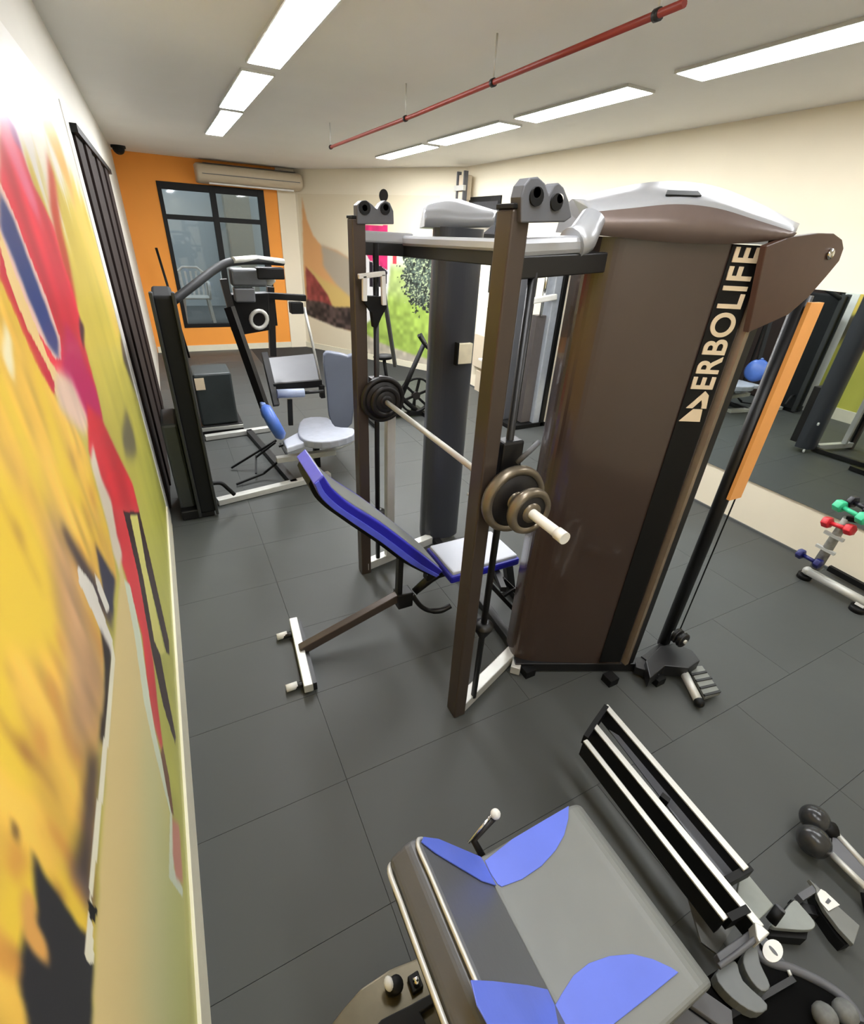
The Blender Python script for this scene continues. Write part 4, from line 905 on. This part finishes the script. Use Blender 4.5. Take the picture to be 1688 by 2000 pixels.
MB().box(a.x, b.x, 4.28, 4.38, b.z, a.z).build('console_lower', M_vinyl_d, tm, 0.012)
MB().bar(at(436, 545, y=4.28), at(456, 620, y=4.28), 0.05, 0.06).build('upright', M_blackm, tm)
MB().bar(at(448, 600, y=4.25), at(517, 796, y=4.1), 0.045, 0.07).build('upright', M_blackm, tm)
MB().bar(at(528, 560, y=4.6), at(533, 695, y=4.6), 0.055, 0.06).build('upright', M_blackm, tm)
MB().bar(at(516, 690, y=4.55), at(540, 792, y=4.3), 0.05, 0.06).build('upright', M_blackm, tm)
mb = MB(); mb.prism([at(a, b, y=4.45) for a, b in ((448, 575), (525, 572), (528, 645), (470, 655), (455, 650))], (0, 0.12, 0)); mb.build('motor_panel', M_dark, tm, 0.01)
MB().tube([at(a + 16 * math.cos(t), b + 17 * math.sin(t), y=4.40) for a, b in ((506, 624),) for t in [k * math.pi / 8 for k in range(16)]], 0.016, 8, closed=True).build('cup_ring', M_lsteel, tm)
MB().bar(at(515, 577, y=4.5), at(597, 582, y=4.5), 0.06, 0.05).build('cross_arm', M_dark, tm, 0.006)
a = at(566, 590, y=4.5); b = at(592, 612, y=4.5); MB().box(a.x, b.x, 4.46, 4.56, b.z, a.z).build('arm_block', M_dark, tm, 0.006)
MB().tube([at(594, 600, y=4.5), at(606, 650, y=4.45), at(626, 742, y=4.4)], 0.012, 8).build('side_tube', M_lsteel, tm)
MB().lathe(at(526, 552, y=4.4), (0.15, 0, 1), [(0.02, -0.02), (0.05, 0.02), (0.03, 0.06), (0.004, 0.08)], 14).build('white_knob', M_whitep, tm)
mb = MB(); mb.prism([at(521, 699, y=4.95), at(617, 690, y=4.95), at(627, 743, y=4.40), at(535, 752, y=4.40)], (0, 0, -0.03)); mb.build('belt_cover', M_vinyl_d, tm, 0.004)
mb = MB(); mb.bar(at(534, 756, y=4.38), at(628, 748, y=4.38), 0.04, 0.06); mb.build('cover_edge', M_dark, tm)
# box like stepper further back
bx = thing('aerobic_step', 'dark green grey step box behind the treadmill under the window', 'step box', (0.3, 5.3, 0))
a = at(378, 708, y=5.3); b = at(462, 778, y=5.3)
MB().box(0.10, b.x, 5.47, 5.90, 0.10, a.z - 0.16).build('body', mat('dark green grey plastic', (42, 48, 48), 0.5), bx, 0.02)
MB().box(0.08, b.x + 0.04, 5.45, 5.90, 0.0, 0.10).build('foot_bar', M_blackm, bx, 0.004)
MB().box(0.08, b.x + 0.04, 5.43, 5.45, 0.05, 0.085).build('pale_strip', M_lsteel, bx)
MB().box(0.11, 0.20, 5.46, 5.47, a.z - 0.32, a.z - 0.2).build('cream_label', M_letter, bx)
bar2 = thing('stretch_bar', 'black stick leaning in the far left corner', 'stick', (0.0, 9.3, 0))
MB().tube([at(305, 484, y=9.2), (0.18, 9.3, 0.0)], 0.018, 8).build('stick', M_dark, bar2)

# seated leg curl machine
lc = thing('leg_curl_machine', 'grey and blue seated leg machine on pale floor bars left of the rack', 'exercise machine', (0.9, 4.2, 0))
def pc_(a, b, y): return at(a, b, y=y)
mb = MB(); mb.prism(smooth_pts([at(a, b, z=0.43) for a, b in ((592, 817), (640, 815), (655, 832), (690, 836), (688, 850), (645, 862), (600, 860), (582, 845))], 3, True), (0, 0, -0.07)); mb.build('seat_pad', mat('cool grey vinyl', (158, 162, 172), 0.45), lc, 0.012)
mb = MB(); mb.prism([at(a, b, z=0.40) for a, b in ((552, 860), (585, 842), (600, 862), (560, 875))], (0, 0, -0.05)); mb.build('seat_nose', M_vinyl_l, lc, 0.01)
Q = [pc_(a, b, 4.45) for a, b in ((632, 694), (655, 690), (680, 696), (692, 704), (688, 828), (648, 830), (638, 760))]
mb = MB(); mb.prism(smooth_pts(Q, 3, True), (0.02, 0.09, 0)); mb.build('back_pad', M_slate, lc, 0.015, 3)
MB().bar(pc_(668, 700, 4.6), pc_(668, 850, 4.6), 0.05, 0.05).build('back_post', M_blackm, lc)
MB().cyl(pc_(541, 769, 4.3), pc_(594, 767, 4.3), 0.038, 16).build('roller_pad', mat('pale blue grey foam', (150, 160, 184), 0.5), lc)
MB().cyl(pc_(594, 767, 4.3), pc_(632, 764, 4.3), 0.015, 10).build('roller_axle', M_blackm, lc)
MB().bar(pc_(628, 752, 4.35), pc_(630, 776, 4.35), 0.04, 0.06).build('axle_block', M_dark, lc)
MB().bar(pc_(566, 780, 4.3), pc_(568, 830, 4.3), 0.04, 0.03).build('roller_stem', M_dark, lc)
c = pc_(534, 824, 4.05)
MB().lathe(c, (0.9, 0.0, 0.35), [(0.002, -0.06), (0.13, -0.05), (0.16, -0.02), (0.16, 0.015), (0.13, 0.045), (0.05, 0.045), (0.002, 0.05)], 28).build('blue_round_pad', mat('mid blue vinyl', (72, 108, 190), 0.35), lc)
a = pc_(508, 786, 4.08); b = pc_(522, 815, 4.08); MB().box(a.x, b.x, 4.05, 4.13, b.z, a.z).build('blue_bracket', mat('pale blue plastic', (130, 156, 214), 0.35), lc, 0.012)
for y in (3.93,): MB().bar((0.07, 3.80, 0.03), (1.06, 3.97, 0.03), 0.07, 0.05).build('floor_bar', M_lsteel, lc, 0.004)
MB().bar((0.10, 5.30, 0.03), (0.78, 5.36, 0.03), 0.07, 0.05).build('floor_bar', M_lsteel, lc, 0.004)
MB().bar(at(540, 898, z=0.22), at(655, 882, z=0.22), 0.06, 0.05).build('side_bar', M_lsteel, lc, 0.004)
MB().bar((0.55, 5.34, 0.03), (0.72, 3.90, 0.03), 0.06, 0.05).build('spine_beam', M_blackm, lc)
MB().bar((1.02, 4.25, 0.0), (1.02, 4.25, 0.40), 0.05, 0.06).build('seat_post', M_dark, lc)
for p in (((540, 860), (452, 914), .25, .02), ((548, 866), (560, 888), .25, .2), ((560, 888), (515, 925), .2, .05), ((515, 925), (462, 946), .05, .02), ((500, 890), (500, 925), .14, .05), ((500, 893), (538, 864), .14, .25), ((545, 872), (620, 846), .3, .36)):
    MB().bar(at(p[0][0], p[0][1], z=p[2]), at(p[1][0], p[1][1], z=p[3]), 0.016, 0.016).build('frame_rod', M_dark, lc)
MB().tube(smooth_pts([(1.52, 4.5, 0.95), (1.55, 4.42, 0.5), (1.45, 4.25, 0.28), (1.15, 4.15, 0.2)]), 0.03, 10).build('curved_frame', M_lsteel, lc)

# exercise bike by the angled wall
bk = thing('exercise_bike', 'black spin bike in front of the park print', 'exercise bike', (2.5, 5.4, 0))
yb = 5.3
def B_(a, b, dy=0): return at(a, b, y=yb + dy)
w_c = B_(812, 772); MB().rings([[w_c + Vector((math.cos(t) * (0.20 + q), h, math.sin(t) * (0.20 + q))) for q, h in ((0, -.02), (.025, -.02), (.025, .02), (0, .02))] for t in [k * math.pi / 16 for k in range(32)]], closed=True).build('flywheel_rim', M_dark, bk)
for k in range(3):
    t = k * math.pi / 3 + 0.3; MB().bar(w_c + Vector((math.cos(t) * .2, 0, math.sin(t) * .2)), w_c - Vector((math.cos(t) * .2, 0, math.sin(t) * .2)), 0.02, 0.03).build('spoke', M_dark, bk)
MB().cyl(w_c + Vector((0, -.03, 0)), w_c + Vector((0, .03, 0)), 0.05).build('flywheel_hub', M_iron, bk)
MB().tube([B_(783, 775), B_(800, 735), B_(830, 668)], [0.035, 0.03, 0.028], 10).build('front_post', M_dark, bk)
MB().tube(smooth_pts([B_(818, 655, -.2), B_(826, 668, -.12), B_(836, 680), B_(828, 664, .15), B_(822, 652, .22)]), 0.018, 8).build('handlebar', M_dark, bk)
MB().tube(smooth_pts([B_(748, 745), B_(765, 752), B_(786, 778), B_(812, 800)]), 0.030, 10).build('main_frame', M_dark, bk)
MB().tube([B_(765, 780), B_(755, 735), B_(750, 700)], 0.022, 8).build('seat_post', M_dark, bk)
MB().ball(B_(750, 697), 0.12, (1.1, 0.7, 0.3), 16).build('saddle', M_dark, bk)
MB().cyl(B_(775, 775, -.04), B_(775, 775, .04), 0.09, 20).build('crank_cover', M_dark, bk)
for x in (w_c.x + 0.12, w_c.x - 0.62): MB().bar((x, yb - .25, 0.03), (x, yb + .25, 0.03), 0.06, 0.05).build('floor_bar', M_dark, bk)
MB().bar((w_c.x + .12, yb, 0.04), (w_c.x - .62, yb, 0.04), 0.05, 0.05).build('base_beam', M_dark, bk)
MB().bar((w_c.x, yb + 0.03, 0.04), w_c + Vector((0, 0.03, 0)), 0.03, 0.02).build('fork', M_dark, bk)

# silver cable column at the right wall
cc = thing('cable_column', 'silver and black cable column against the right wall, seen between post and shroud', 'exercise machine', (3.8, 4.5, 0))
MB().box(3.80, 3.90, 4.46, 4.60, 0.0, 1.93).build('silver_column', mat('cool silver', (176, 182, 190), 0.3, metal=0.3), cc, 0.01)
MB().box(3.90, 3.96, 4.44, 4.58, 0.0, 1.90).build('black_column', M_dark, cc, 0.006)
MB().box(3.52, 3.66, 4.70, 4.82, 0.0, 1.90).build('grey_column', M_grey, cc, 0.006)
MB().box(3.66, 3.80, 4.52, 4.60, 0.05, 1.30).build('shroud_panel', mat('warm grey panel', (92, 86, 84), 0.4), cc, 0.006)
MB().cyl((3.60, 4.55, 0.05), (3.60, 4.55, 1.92), 0.018, 10).build('guide_rod', M_dark, cc)
MB().cyl((3.70, 4.50, 1.30), (3.70, 4.50, 1.92), 0.018, 10).build('guide_rod', M_chrome, cc)
MB().box(3.50, 3.96, 4.46, 4.84, 1.90, 2.0).build('top_housing', M_grey, cc, 0.02)
MB().bar((3.50, 4.48, 1.45), (3.84, 4.46, 1.50), 0.05, 0.06).build('white_arm', M_whitep, cc, 0.01)
MB().box(3.46, 3.98, 4.44, 4.86, 0.0, 0.05).build('base_plate', M_dark, cc)
dk = thing('locker_panel', 'tall dark glass panel on the right wall beside the silver column', 'panel', (4.02, 4.3, 0.4))
MB().box(3.985, 4.035, 4.06, 4.40, 0.56, 1.95).build('panel', mat('dark glass panel', (34, 38, 40), 0.2), dk, 0.004)
MB().box(3.975, 3.985, 4.30, 4.33, 1.20, 1.36).build('handle', M_lsteel, dk)
